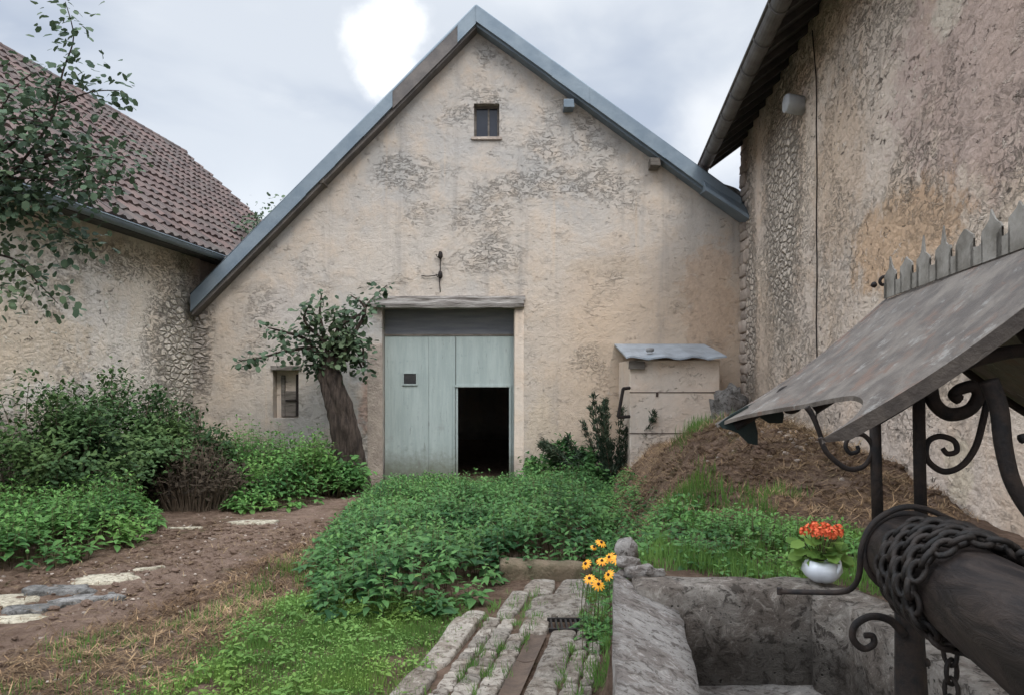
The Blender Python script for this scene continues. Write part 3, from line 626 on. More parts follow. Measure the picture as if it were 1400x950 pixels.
mb = MB(); c = GE(17.1); mb.tube(bez([c+Vector((-.08,0,-.1)), c+Vector((-.06,0,-.28)), c+Vector((.10,0,-.42)), c+Vector((.65,.0,-.62)), c+Vector((.72,0,-.9))]), .055, 8)
sub(mb.build('downpipe', M['guttermat'], rh, True), gu)
# quoin stones at the far corner and along the wall foot
mb = MB(); z = -.6
while z < 7.0:
    hgt = random.uniform(.13, .30); d = random.uniform(.25, .6)
    mb.rock((RW(16.75)+.05, 16.97-d/2, z+hgt/2), (.09+random.uniform(0, .05), d/2*1.04, hgt*.52), int(z*50), random.random(), 14, 8, 1, .22, .38)
    if random.random() < .6:
        d2 = random.uniform(.2, .4); mb.rock((RW(16.2)+.05, 16.95-d-d2/2, z+hgt/2), (.06, d2/2, hgt*.48), int(z*70)+9, random.random(), 14, 8, 1, .22, .38)
    z += hgt*1.02
mb.build('quoins', M['quoin'], rh, True)
# vent pipe, cable
Yp = 11.9; wx = RW(Yp); c = Vector((wx, Yp, 6.15))
mb = MB(); prof = []
mb.tube([c+Vector((.1, 0, 0)), c+Vector((-.28, -.03, .05)), c+Vector((-.30, -.03, .05))], [.15, .15, .135], 18)
pipe = mb.build('vent_pipe', M['plasterpipe'], None, True); tag(pipe, 'stubby pale pipe sticking out of the right wall under the gutter', 'pipe')
mb = MB(); pts = []
for i in range(24):
    z = 5.9-i*.30; Y = 11.1+.02*math.sin(i*1.3); pts.append((RW(Y)-.012, Y, z))
pts = [(RW(11.3)-.02, 11.3, 7.1), (RW(11.1)-.02, 11.1, 6.3)]+pts
mb.tube(pts, .009, 5); tag(mb.build('cable', M['iron'], None, True), 'thin dark cable running down the right stone wall', 'cable')

# ------------------------------------------------------------------ rendered hutch against the facade
hu = empty('outhouse', (3.4, 15.6, -.5), 'small rendered block shed with a grey metal lid against the barn', 'shed')
a, b_ = P(861, 0, 15.4).x, P(984, 0, 15.4).x
mb = MB(); mb.box((a, 15.4, -1), (b_, 17.0, 2.17))
mb.build('wall', M['hutch'], hu, bevel=.02)
mb = MB()
for z in (1.48, .62): mb.box((a-.006, 15.39, z), (b_+.006, 15.398, z+.018), jit=.004)
mb.box((a+.55, 15.385, 1.40), (a+.60, 15.397, 1.5)); mb.build('joint_lines', M['dirt'], hu)
mb = MB(); mb.box((a-.03, 15.33, 1.98), (a+.30, 15.396, 2.14), jit=.01); mb.build('beam_end', M['wood'], hu)
mb = MB(); n = 26; vs = []
for i in range(n+1):
    x = a-.10+(b_-a+.19)*i/n; w_ = .025*math.sin(i*.8)+.02*nz(i*.5, 0)
    vs += [(x, 15.20, 2.19+w_), (x, 15.20, 2.225+w_), (x, 17.0, 2.60), (x, 17.0, 2.56)]
mb.add(vs, [(i*4+k, (i+1)*4+k, (i+1)*4+(k+1) % 4, i*4+(k+1) % 4) for i in range(n) for k in range(4)]+[(0, 1, 2, 3), (n*4+3, n*4+2, n*4+1, n*4)])
lid = mb.build('roof_sheet', M['zinclight'], hu)
mb = MB(); mb.rock(P(890, 480, 15.5)+Vector((0, .1, .03)), (.09, .08, .045), 3, .4, 8, 6, 1, .3, .6)
tag(mb.build('stone', M['stonegrey'], None, True), 'small dark stone weighing down the metal roof of the block shed', 'stone')
mb = MB(); fr = [P(861, 530, 15.3), P(852, 531, 15.2), P(845, 570, 15.2), P(861, 569, 15.3)]
for i in range(3): mb.tube([fr[i], fr[i+1]], .035, 6)
tag(mb.build('metal_bracket', M['iron'], None), 'dark metal frame sticking out from the left side of the shed', 'bracket')
mb = MB(); c = P(1005, 560, 13); mb.rock((c.x, 13.4, 1.1), (.30, .3, .42), 5, .4, 20, 14, 1, .55, .7)
mb.rock((c.x+.25, 13.6, .75), (.34, .3, .35), 8, .3, 14, 10, 1, .2, .8)
mb.rock((c.x, 13.4, .2), (.5, .4, .7), 8, .3, 14, 10, 1, .2, .8)
tag(mb.build('boulder', M['rimdark'], None, True), 'rough grey boulder in the corner between shed and right wall', 'boulder')

# ------------------------------------------------------------------ well basin
ba = empty('stone_basin', (1.1, 3.2, 0), 'large lichened stone well basin with thick slab rim in the foreground', 'well basin')
def slab(vs8, nsub, mb, amp=.012, seed=0, colr=.5):
    """subdivided wobbly hexahedron"""
    v = [Vector(x) for x in vs8]; nx_, ny_, nz_ = nsub
    def tri(u, w, t):
        b0 = v[0].lerp(v[1], u).lerp(v[3].lerp(v[2], u), w); b1 = v[4].lerp(v[5], u).lerp(v[7].lerp(v[6], u), w); return b0.lerp(b1, t)
    idx = {}; vs = []; fs = []
    def vid(i, j, k_):
        key = (i, j, k_)
        if key not in idx:
            p = tri(i/nx_, j/ny_, k_/nz_); d = Vector((nz(p.x*5, p.y*5, p.z*5+seed), nz(p.x*5+9, p.y*5, p.z*5+seed), nz(p.x*5, p.y*5+7, p.z*5+seed)))+.5*Vector((nz(p.x*16, p.y*16, p.z*16), nz(p.x*16+9, p.y*16, p.z*16), nz(p.x*16, p.y*16+7, p.z*16)))
            ed = sum((i in (0, nx_), j in (0, ny_), k_ in (0, nz_)))
            c = tri(.5, .5, .5); 
            if ed >= 2: d = d*1.3+(c-p).normalized()*1.1
            idx[key] = len(vs); vs.append(p+d*amp)
        return idx[key]
    for i in range(nx_):
        for j in range(ny_):
            fs.append((vid(i,j,0), vid(i,j+1,0), vid(i+1,j+1,0), vid(i+1,j,0))); fs.append((vid(i,j,nz_), vid(i+1,j,nz_), vid(i+1,j+1,nz_), vid(i,j+1,nz_)))
    for i in range(nx_):
        for k_ in range(nz_):
            fs.append((vid(i,0,k_), vid(i+1,0,k_), vid(i+1,0,k_+1), vid(i,0,k_+1))); fs.append((vid(i,ny_,k_), vid(i,ny_,k_+1), vid(i+1,ny_,k_+1), vid(i+1,ny_,k_)))
    for j in range(ny_):
        for k_ in range(nz_):
            fs.append((vid(0,j,k_), vid(0,j,k_+1), vid(0,j+1,k_+1), vid(0,j+1,k_))); fs.append((vid(nx_,j,k_), vid(nx_,j+1,k_), vid(nx_,j+1,k_+1), vid(nx_,j,k_+1)))
    mb.add(vs, fs, colr)
def L(Y): return .135*Y+.012
def I(Y): return L(Y)+.345
mb = MB()
slab([(L(.5),.5,-.4),(I(.5),.5,-.4),(I(4.0),4.0,-.4),(L(4.1),4.1,-.4),(L(.5),.5,.54),(I(.5),.5,.40),(I(3.98),3.95,.42),(L(4.1),4.1,.56)], (5, 44, 10), mb, .012)
mb.build('side_wall', M['rimstone'], ba, True)
mb = MB(); slab([(.66,3.88,-.4),(1.72,3.84,-.4),(1.72,4.12,-.4),(.66,4.12,-.4),(.66,3.88,.545),(1.72,3.84,.535),(1.72,4.12,.545),(.66,4.12,.56)], (18, 4, 14), mb, .014, 3)
mb.build('back_wall', M['basin'], ba, True)
mb = MB(); slab([(1.64,.5,-.4),(1.88,.5,-.4),(1.88,3.7,-.4),(1.66,3.8,-.4),(1.64,.5,.52),(1.88,.5,.52),(1.88,3.7,.53),(1.66,3.8,.53)], (4, 36, 12), mb, .014, 5)
slab([(1.55,3.80,-.4),(1.72,3.55,-.4),(1.90,3.72,-.4),(1.72,4.10,-.4),(1.55,3.80,.53),(1.72,3.55,.53),(1.90,3.72,.53),(1.72,4.10,.54)], (5, 5, 12), mb, .014, 6)
mb.build('side_wall', M['basin'], ba, True)
mb = MB(); slab([(.2,.3,-.4),(1.7,.3,-.4),(1.7,.55,-.4),(.2,.55,-.4),(.2,.3,.5),(1.7,.3,.5),(1.7,.55,.5),(.2,.55,.5)], (8, 3, 6), mb, .012, 9)
mb.build('front_wall', M['basin'], ba, True)
mb = MB(); slab([(.4,.5,-.2),(1.75,.5,-.2),(1.75,3.9,-.2),(.6,3.9,-.2),(.4,.5,.02),(1.75,.5,.02),(1.75,3.9,.03),(.6,3.9,.03)], (10, 30, 2), mb, .02, 11)
mb.build('floor', M['rimstone'], ba, True)
# loose stones on the basin corner
for i, (px, py, rx, lb) in enumerate(((872, 773, .06, 'light grey stone nearest the flowers in the heap on the basin corner'), (858, 764, .05, 'rounded stone at the back of the heap on the basin corner'), (890, 776, .05, 'flat pale stone at the right end of the heap on the basin corner'), (853, 779, .035, 'smallest stone lying at the left tip of the basin corner'))):
    mb = MB(); c = P(px, py, 4.2); mb.rock((c.x, 4.12+.05*(i % 2), c.z-.01), (rx*1.4, rx, rx*.6), i*7, .6, 12, 8, 1, .4, .7)
    tag(mb.build('loose_stone', M['rimstone'], None, True), lb, 'stone', 'loose stones on the basin corner')
mb = MB(); c = P(857, 752, 4.6); mb.rock((c.x, 4.6, c.z), (.07, .06, .075), 31, .3, 12, 8, 1, .3, .8)
tag(mb.build('loose_stone', M['rimstone'], None, True), 'dull upright stone behind the basin corner, among the leaves', 'stone')

# ------------------------------------------------------------------ cobbled paving
mb = MB()
def pav(u, v):  # u across (m) from left edge at Y=4.2, v depth
    return Vector((-.68+u+.18*(v-4.2), v, 0))
def stone(u0, u1, v0, v1, h, g_=.006):
    u0 += g_; u1 -= g_; v0 += g_*1.5; v1 -= g_*1.5
    c = pav((u0+u1)/2, (v0+v1)/2); zb = gz(c.x, c.y, False)-.042
    n = 10; vs = []; rnd = random.random(); sd_ = random.random()*50
    hw, hd = (u1-u0)/2, (v1-v0)/2; tl = (random.uniform(-.03, .03), random.uniform(-.03, .03))
    NU = 20; prof = ((1.0, -.05), (1.0, .45), (.97, .75), (.90, .90), (.74, .98), (.42, 1.0), (.0, 1.01))
    for (s_, t) in prof:
        for k in range(NU):
            a = 2*math.pi*k/NU; p_ = .42
            cx = math.copysign(abs(math.cos(a))**p_, math.cos(a)); cy = math.copysign(abs(math.sin(a))**p_, math.sin(a))
            w_ = 1+.22*nz(cx*1.2+sd_, cy*1.2)
            ru = cx*hw*s_*w_; rv = cy*hd*s_*w_
            vs.append((c.x+ru+.18*rv, c.y+rv, zb+.045*0+h*t+(.012*nz(c.x*3+ru*16, rv*16, sd_)+tl[0]*ru+tl[1]*rv if t > .4 else 0)))
    fs = [(i*NU+k, i*NU+(k+1) % NU, (i+1)*NU+(k+1) % NU, (i+1)*NU+k) for i in range(len(prof)-1) for k in range(NU)]
    mb.add(vs, fs, rnd)
def column(u0, u1, v0, v1, l0, l1, h=.042):
    v = v0+random.uniform(-.1, 0)
    while v < v1:
        l = random.uniform(l0, l1); stone(u0+random.uniform(-.01, .01), u1+random.uniform(-.01, .01), v, min(v+l, v1+.05), h+random.uniform(-.008, .012)); v += l
column(-.04, .16, 1.8, 6.0, .7, 1.1, .052)
column(.19, .31, 1.8, 5.8, .10, .17); column(.31, .45, 1.8, 5.8, .11, .2); column(.45, .59, 1.8, 5.35, .14, .28)
column(.735, .94, 1.8, 5.4, .7, 1.0, .046)
column(.94, 1.05, 1.8, 5.6, .10, .17); column(1.05, 1.15, 1.8, 5.6, .08, .15); 
for v in np.arange(1.8, 5.9, .17):
    c = pav(1.15, v); lim = lx(v)-.06
    w_ = lim-c.x
    if w_ > .05: stone(1.155, 1.15+min(w_, .22), v, v+.165, .05)
for (u0, u1, v0, v1) in ((.22, .42, 5.85, 6.7), (.44, .98, 5.9, 6.55), (.30, .60, 6.6, 7.2), (.62, 1.05, 6.62, 7.2), (.48, .72, 5.42, 5.84), (1.0, 1.12, 5.7, 6.5)): stone(u0, u1, v0, v1, .055, .012)
pv = mb.build('cobbled_paving', M['paving'], None, True); tag(pv, kind='structure'); mb = MB()
# shallow channel
for v0 in np.arange(1.8, 5.2, .6):
    vs = []
    for k in range(9):
        u = .60+.125*k/8
        for v in (v0, v0+.59):
            c = pav(u, v); vs.append((c.x, v, gz(c.x, v, False)+.004-.014*math.sin(math.pi*k/8)))
    mb.add(vs, [(k*2, k*2+2, k*2+3, k*2+1) for k in range(8)], .02)
tag(mb.build('drain_channel', simple('brown_channel', (.115, .08, .058), (.07, .05, .038), 7, .9, .008), None, True), kind='structure')
mb = MB(); c = pav(.86, 5.62); zg = gz(c.x, c.y, False)-.05
for i in range(8): mb.box((c.x-.14+i*.038, c.y-.13, zg+.045), (c.x-.125+i*.038, c.y+.10, zg+.066))
for y_ in (-.15, .10): mb.box((c.x-.16, c.y+y_, zg+.04), (c.x+.16, c.y+y_+.02, zg+.07))
tag(mb.build('drain_grate', M['chain'], None), 'small rusty iron drain grate set in the paving slabs', 'grate')
mb = MB(); slab([(-.14,7.28,-.5),(.78,7.22,-.5),(.80,7.42,-.5),(-.12,7.5,-.5),(-.14,7.28,-.15),(.78,7.22,-.16),(.80,7.42,-.15),(-.12,7.5,-.14)], (14, 4, 6), mb, .02, 21)
tag(mb.build('kerb_stone', simple('mossy_stone', (.20, .15, .10), (.12, .10, .06), 7, .95, .03), None, True), 'long low mossy kerb stone closing the far end of the paving', 'kerb')

# flagstones on the soil path
def gp(px, py):
    Y = 1.6/((py-529)/1000-.04); return Vector(((px-700)/1000*Y, Y, gz((px-700)/1000*Y, Y)))
def flag(px, py, w, d, th, rot, mt, label, sd_=0):
    c = gp(px, py); mb = MB(); vs = []; n = 18
    pr = ((1, 0), (1.0, .75), (.95, 1), (.5, 1.04), (0, 1.05))
    for s_, t in pr:
        for k in range(n):
            a = 2*math.pi*k/n; cx = math.copysign(abs(math.cos(a))**.55, math.cos(a)); cy = math.copysign(abs(math.sin(a))**.55, math.sin(a))
            q_ = 1+.75*nz(math.cos(a)*1.3+sd_*3.3, math.sin(a)*1.3+sd_); x = cx*w/2*s_*q_; y = cy*d/2*s_*q_
            vs.append((c.x+x*math.cos(rot)-y*math.sin(rot), c.y+x*math.sin(rot)+y*math.cos(rot), c.z-.02+(th*.6+.02)*t+.006*nz(x*14, y*14, sd_)))
    mb.add(vs, [(i*n+k, i*n+(k+1) % n, (i+1)*n+(k+1) % n, (i+1)*n+k) for i in range(len(pr)-1) for k in range(n)], random.random())
    o = mb.build('flagstone', mt, None, True); tag(o, label, 'flagstone', 'flat stones laid along the soil path'); return o
M['flagpale'] = stonemat('cream_flag', (.40, .35, .26), (.52, .47, .36), (.17, .14, .10), 1.6, .02, None, .2); M['flaggrey'] = stonemat('grey_flag', (.15, .145, .135), (.24, .23, .215), (.07, .066, .06), 1.6, .02, None, .3)
for a_ in ((345, 715, .72, .22, .06, .05, 'flagpale', 'lone white bar shaped stone far up the soil path', 1),
           (140, 798, .62, .30, .05, .25, 'flagpale', 'large cream slab at the right end of the stepping stones', 2),
           (78, 812, .55, .26, .05, .1, 'flaggrey', 'grey slab just left of the large cream one', 3),
           (122, 820, .46, .20, .05, .3, 'flaggrey', 'pale grey slab in front of the large cream one', 4),
           (45, 833, .42, .22, .05, .25, 'flaggrey', 'darkest grey slab with a chipped edge nearest the front', 5),
           (12, 822, .50, .36, .06, .1, 'flagpale', 'thick yellowish slab at the left frame edge', 6),
           (14, 846, .45, .20, .05, .1, 'flagpale', 'lowest pale slab at the left edge, in front of the yellowish one', 7),
           (200, 783, .30, .10, .04, .5, 'flagpale', 'thin small sliver of stone beyond the large cream slab', 8),
           (250, 722, .42, .06, .03, .1, 'flagpale', 'narrow pale strip of stone by the nettle corner', 9)):
    flag(*a_[:6], M[a_[6]], a_[7], a_[8])

# ------------------------------------------------------------------ well head: iron frame, sheet roof, roller, chain
wh = empty('well_head', (1.1, 2.0, 0), 'wrought iron well head with scrolls, sheet metal canopy and wooden roller in the foreground', 'well head')
def roofpt(s, t):        # s 0 far..1 near, t 0 eave..1 ridge ; left slope
    A, B = Vector((.823, 2.94, 1.452)), Vector((.805, 1.90, 1.466)); Cc, D = Vector((1.512, 2.94, 1.955)), Vector((1.33, 1.50, 1.992))
    p = A.lerp(B, s).lerp(Cc.lerp(D, s), t)
    p.z += -.035*math.sin(math.pi*t)        # slightly swept
    return p
def cut(s):              # arched cut-out in the eave between the two tips
    if s < .02: return 0
    return .27*((s-.02)/.73)**.6 if s < .75 else .27*math.sqrt(max(0, 1-((s-.75)/.25)**2))
NS, NT = 60, 20
def rsheet(mir=False):
    mb = MB(); vs = []; 
    for th in (0, 1):
        for i in range(NS+1):
            s = i/NS; c0 = cut(s)
            for j in range(NT+1):
                t = c0+(1-c0)*j/NT; p = roofpt(s, t)
                if mir:
                    r = Vector((1.512, 2.94, 0)).lerp(Vector((1.33, 1.50, 0)), s); p = Vector((2*(r.x)-p.x, p.y, p.z-.002))
                p.z += .004*nz(p.x*4, p.y*4)-(.014 if th else 0); vs.append(p)
    N = (NS+1)*(NT+1); fs = []
    for i in range(NS):
        for j in range(NT):
            a = i*(NT+1)+j; fs += [(a, a+NT+1, a+NT+2, a+1), (N+a, N+a+1, N+a+NT+2, N+a+NT+1)]
    for i in range(NS): a = i*(NT+1); b2 = a+NT+1; fs += [(a, N+a, N+b2, b2), (a+NT, b2+NT, N+b2+NT, N+a+NT)]
    for j in range(NT): a = j; fs.append((a, a+1, N+a+1, N+a)); a = NS*(NT+1)+j; fs.append((a, N+a, N+a+1, a+1))
    return mb.add(vs, fs)
cs1 = rsheet().build('roof_sheet', M['sheet'], wh); cs1.data.materials.append(M['underside'])
cs2 = rsheet(True).build('roof_sheet', M['sheet'], wh); cs2.data.materials.append(M['underside'])
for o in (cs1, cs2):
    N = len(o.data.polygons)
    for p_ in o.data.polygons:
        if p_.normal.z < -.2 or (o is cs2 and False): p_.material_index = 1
mb = MB()
vs = []
for t in range(13):
    p = roofpt(1, t/12); h_ = .034 if t else .008
    vs += [p+Vector((0, -.010, .003)), p+Vector((.010, -.012, -h_)), p+Vector((.010, .012, -h_)), p+Vector((0, .004, -.003))]
mb.add(vs, [(i*4+k, (i+1)*4+k, (i+1)*4+(k+1) % 4, i*4+(k+1) % 4) for i in range(12) for k in range(4)]+[(3, 2, 1, 0), (48, 49, 50, 51)])
mb.build('edge_bar', M['edge'], wh)
mb = MB(); mb.tube([roofpt(0, t/12)+Vector((0, .004, -.006)) for t in range(13)], .010, 6); mb.build('edge_bar', M['sheet'], wh, True)
mb = MB()       # dark inner ribs under the near edge and the gable
for s in (.95, .5, .04):
    pts = [roofpt(s, cut(s)+.06+(.94-cut(s))*t/10)+Vector((0, 0, -.045)) for t in range(11)]
    mb.tube(pts, .016, 6)
    r = Vector((1.512, 2.94, 0)).lerp(Vector((1.33, 1.50, 0)), s); mb.tube([Vector((2*r.x-p.x, p.y, p.z)) for p in pts], .016, 6)
mb.tube([roofpt(0, 1)-Vector((0, 0, .05)), roofpt(1, 1)-Vector((0, 0, .05))], .018, 6)
mb.build('ribs', M['iron'], wh, True)
# crest of pointed leaves on the ridge
mb = MB(); r0, r1 = Vector((1.490, 2.93, 1.955)), Vector((1.33, 1.50, 1.992)); d = (r1-r0); Ltot = d.length; dn = d.normalized()
npt = 10
def crestprofile():
    pts = []; q_ = Ltot/npt
    for i in range(npt):
        hh = .085+random.uniform(-.03, .025); sk = random.uniform(-.07, .07)
        for u, h_ in ((.02, .052), (.15, .055), (.22, .066), (.12, .085), (.15, .098), (.30, .112), (.42, .120), (.5, hh+.07), (.60, .122), (.72, .110), (.84, .098), (.88, .084), (.76, .066), (.84, .056)):
            pts.append(((i+u+(sk if h_ > .08 else 0)+random.uniform(-.02, .02))*q_, (h_-.052)*random.uniform(.82, 1.0)+.05))
    return pts
pr = crestprofile(); base = len(pr)
vs = []; 
for off in (-.003, .003):
    for (a_, h_) in pr: vs.append(r0+dn*a_+Vector((off, 0, h_)))
    for (a_, h_) in pr: vs.append(r0+dn*a_+Vector((off, 0, -.005)))
fs = []; n2 = 2*base
for i in range(base-1):
    fs += [(i, i+1, base+i+1, base+i), (n2+i, n2+base+i, n2+base+i+1, n2+i+1), (i, n2+i, n2+i+1, i+1)]
mb.add(vs, fs); mb.build('ridge_crest', M['crest'], wh)
mb = MB(); c = Vector((1.50, 2.94, 1.99)); mb.tube(spiral(c+Vector((-.005, 0, .03)), (1, 0, 0), (0, -.1, 1), .035, .008, -1.2, 5, 20), .007, 6)
mb.rock(c+Vector((-.045, 0, .02)), (.012, .012, .012), 2); mb.build('finial', M['iron'], wh, True)
# posts and scrolls
YS = 2.0
def bar(pts, r=.0145, nm='post', n=8, sq=None):
    mb = MB(); mb.tube(pts, r, n); return mb.build(nm, M['iron'], wh, True)
bar([P(1196, 566, YS), P(1198, 640, YS), P(1200, 712, YS)], .0155)
bar([P(1256, 528, YS), P(1257, 620, YS), P(1259, 712, YS)], .0165)
def pix(pts, Y, r, nm, k=8):
    mb = MB(); q_ = bez([P(a, b, Y) for a, b in pts], k); mb.tube(q_, [r*(1-.25*i/len(q_)) for i in range(len(q_))], 8); return mb.build(nm, M['iron'], wh, True)
pix([(1121, 598), (1132, 620), (1158, 640), (1182, 636), (1193, 612), (1180, 594), (1162, 597), (1156, 610), (1163, 619), (1173, 616), (1172, 609)], YS, .0075, 'scroll')
pix([(1272, 532), (1278, 552), (1298, 566), (1325, 560), (1338, 540), (1330, 528), (1312, 532), (1304, 540), (1312, 546)], YS, .020, 'scroll')
pix([(1352, 535), (1345, 570), (1334, 610), (1315, 636), (1290, 644), (1268, 628), (1268, 605), (1284, 596), (1304, 602), (1308, 616), (1296, 620), (1289, 613)], YS, .0095, 'scroll')
pix([(1352, 520), (1366, 560), (1372, 610), (1385, 660), (1412, 705), (1450, 740)], 1.75, .022, 'curved_leg')
pix([(1262, 535), (1300, 505), (1350, 488), (1410, 480), (1500, 500)], 1.9, .020, 'arched_brace')
pix([(1395, 600), (1420, 590), (1440, 560)], 1.75, .012, 'scroll')
pix([(1103, 556), (1110, 566), (1117, 582), (1124, 602)], 2.3, .010, 'brace')
pix([(1060, 545), (1070, 532), (1088, 530), (1098, 545), (1090, 560), (1076, 562), (1070, 552), (1078, 545)], 2.85, .010, 'scroll')
# tassel-shaped lambrequin plates hanging at the far eave
def plate(px, Y, nm):
    mb = MB(); pts = [P(a, b, Y) for a, b in px]; n_ = len(pts)
    vs = pts+[p+Vector((0, .012, 0)) for p in pts]; mb.add(vs, [tuple(range(n_))[::-1], tuple(range(n_, 2*n_))]+[(i, (i+1) % n_, n_+(i+1) % n_, n_+i) for i in range(n_)])
    return mb.build(nm, M['underside'], wh)
plate([(983, 579), (1000, 566), (1022, 554), (1030, 566), (1036, 590), (1036, 608), (1024, 606), (1010, 592), (1000, 588), (988, 585)], 2.9, 'valance')
plate([(1018, 556), (1046, 544), (1062, 542), (1072, 566), (1070, 578), (1052, 578), (1036, 568)], 2.93, 'valance')
plate([(1066, 535), (1090, 524), (1112, 526), (1112, 545), (1104, 556), (1092, 548), (1080, 545), (1070, 548)], 2.9, 'valance')
# roller
RA = Vector((1.035, 1.92, 1.165)); RD = Vector((-.21, -1, .01)).normalized(); LEN = 1.15
lat = RD.cross(Vector((0, 0, 1))).normalized(); upv = lat.cross(RD)
def rp(s, a, r): return RA+RD*s+(lat*math.cos(a)+upv*math.sin(a))*r
mb = MB(); NR = 40; vs = []; ss_ = [0, .0]+[LEN*i/60 for i in range(1, 61)]
prof = [(0, 0), (0, .09), (.006, .099)]+[(LEN*i/60, .100+.002*nz(i*.3, 0)) for i in range(1, 61)]+[(LEN, 0)]
for s, r in prof:
    for k in range(NR): vs.append(rp(s, 2*math.pi*k/NR, r*(1+.008*nz(k*.7, s*2))))
mb.add(vs, [(i*NR+k, (i+1)*NR+k, (i+1)*NR+(k+1) % NR, i*NR+(k+1) % NR) for i in range(len(prof)-1) for k in range(NR)])
ro = mb.build('roller', M['roller'], wh, True)
for s in (.012, LEN-.03):
    mb = MB(); mb.tube([rp(s, 2*math.pi*k/32, .106) for k in range(32)], .009, 8, closed=True); sub(mb.build('iron_band', M['iron'], wh, True), ro)
# strap over the roller end that runs out to the left as a flat bar
def pixbar(pts, Y, r, nm, mt='iron', k=8, sq=1): 
    mb = MB(); mb.tube(bez([P(a, b, y) for a, b, y in pts], k), r, 8); return mb.build(nm, M[mt], wh, True)
pixbar([(1066, 808, 2.02), (1110, 809, 1.98), (1148, 809, 1.94), (1166, 802, 1.90), (1175, 783, 1.87), (1178, 748, 1.85), (1193, 716, 1.85), (1226, 695, 1.85), (1262, 694, 1.85), (1304, 712, 1.85)], 0, .0075, 'strap')
pixbar([(1066, 803, 2.02), (1066, 812, 2.02)], 0, .008, 'strap_stub')
# lower post with scroll
mb = MB(); mb.tube([P(1237, 772, 1.99), P(1243, 850, 1.99), P(1246, 960, 1.99), P(1246, 1100, 1.99), (1.09, 1.99, .0)], [.030, .036, .042, .044, .055], 10); mb.build('lower_post', M['iron'], wh, True)
pix([(1236, 868), (1218, 848), (1192, 842), (1170, 853), (1166, 872), (1180, 886), (1194, 880), (1193, 869), (1182, 868)], 1.96, .011, 'scroll')
mb = MB()
mb.rock(P(1266, 905, 1.97), (.012, .012, .012), 1)
mb.build('bolt_heads', M['iron'], wh, True)
mb = MB(); mb.tube([RA+RD*LEN, Vector((.81, .72, .6)), Vector((.82, .70, .02))], [.035, .04, .05], 10); mb.build('lower_post', M['iron'], wh, True)
mb = MB(); mb.tube([RA+RD*LEN+Vector((0, 0, .0)), Vector((.85, .85, 1.5)), Vector((1.05, 1.2, 1.85)), Vector((1.33, 1.52, 1.93))], .018, 8); mb.build('arched_brace', M['iron'], wh, True)
# chain
ch = MB()
def link(c, t, nrm_, L_=.026, w_=.0135, r=.0052):
    t = t.normalized(); nrm_ = (nrm_-t*nrm_.dot(t)).normalized(); s_ = t.cross(nrm_)
    pts = []
    for k in range(12):
        a = 2*math.pi*k/12; pts.append(c+t*(math.cos(a)*L_*(1 if abs(math.cos(a)) > .5 else .95))+s_*math.sin(a)*w_)
    ch.tube(pts, r, 6, closed=True)
pitch = .034; s0, s1 = .17, .46; turns = 7.5; tot = int(turns*2*math.pi*.115/pitch)
for i in range(tot):
    u = i/tot; a = -math.pi/2+.4-turns*2*math.pi*u; up_a = math.sin(a)
    s = s0+(s1-s0)*u+.035*up_a*u+.006*nz(i*.3, 4); rad = .114+.004*nz(i*.5, 1)+(.008 if 0 < up_a and u > .3 else 0)
    c = rp(s, a, rad); t = rp(s+.0004, a-.02, rad)-c; rdir = (lat*math.cos(a)+upv*math.sin(a))
    link(c, t, (rdir+RD*(.85 if i % 2 else -.85)).normalized(), .0225, .0155, .0068)
chn = empty('chain', (.93, 1.6, 1.2), 'rusty dark chain wound round the wooden roller, its end hanging into the basin', 'chain')
ch.build('wound_links', M['chain'], chn, True); ch = MB()
c0 = P(1298, 868, 1.62)
for i in range(26):
    c = c0+Vector((.004*math.sin(i*.9), .004*math.cos(i), -.040*i))
    link(c, Vector((0.03*math.sin(i), 0, -1)), Vector((1, .6, 0)) if i % 2 else Vector((-.3, 1, 0)), .028, .015, .0055)
ch.build('hanging_links', M['chain'], chn, True)
mb = MB()
for (px, py) in ((1370, 915), (1352, 905)): mb.tube(spiral(P(px, py, 1.35), (1, 0, 0), (0, .3, 1), .012, .012, 0, 6.2, 12), .004, 6)
sub(mb.build('staples', M['iron'], wh, True), ro)

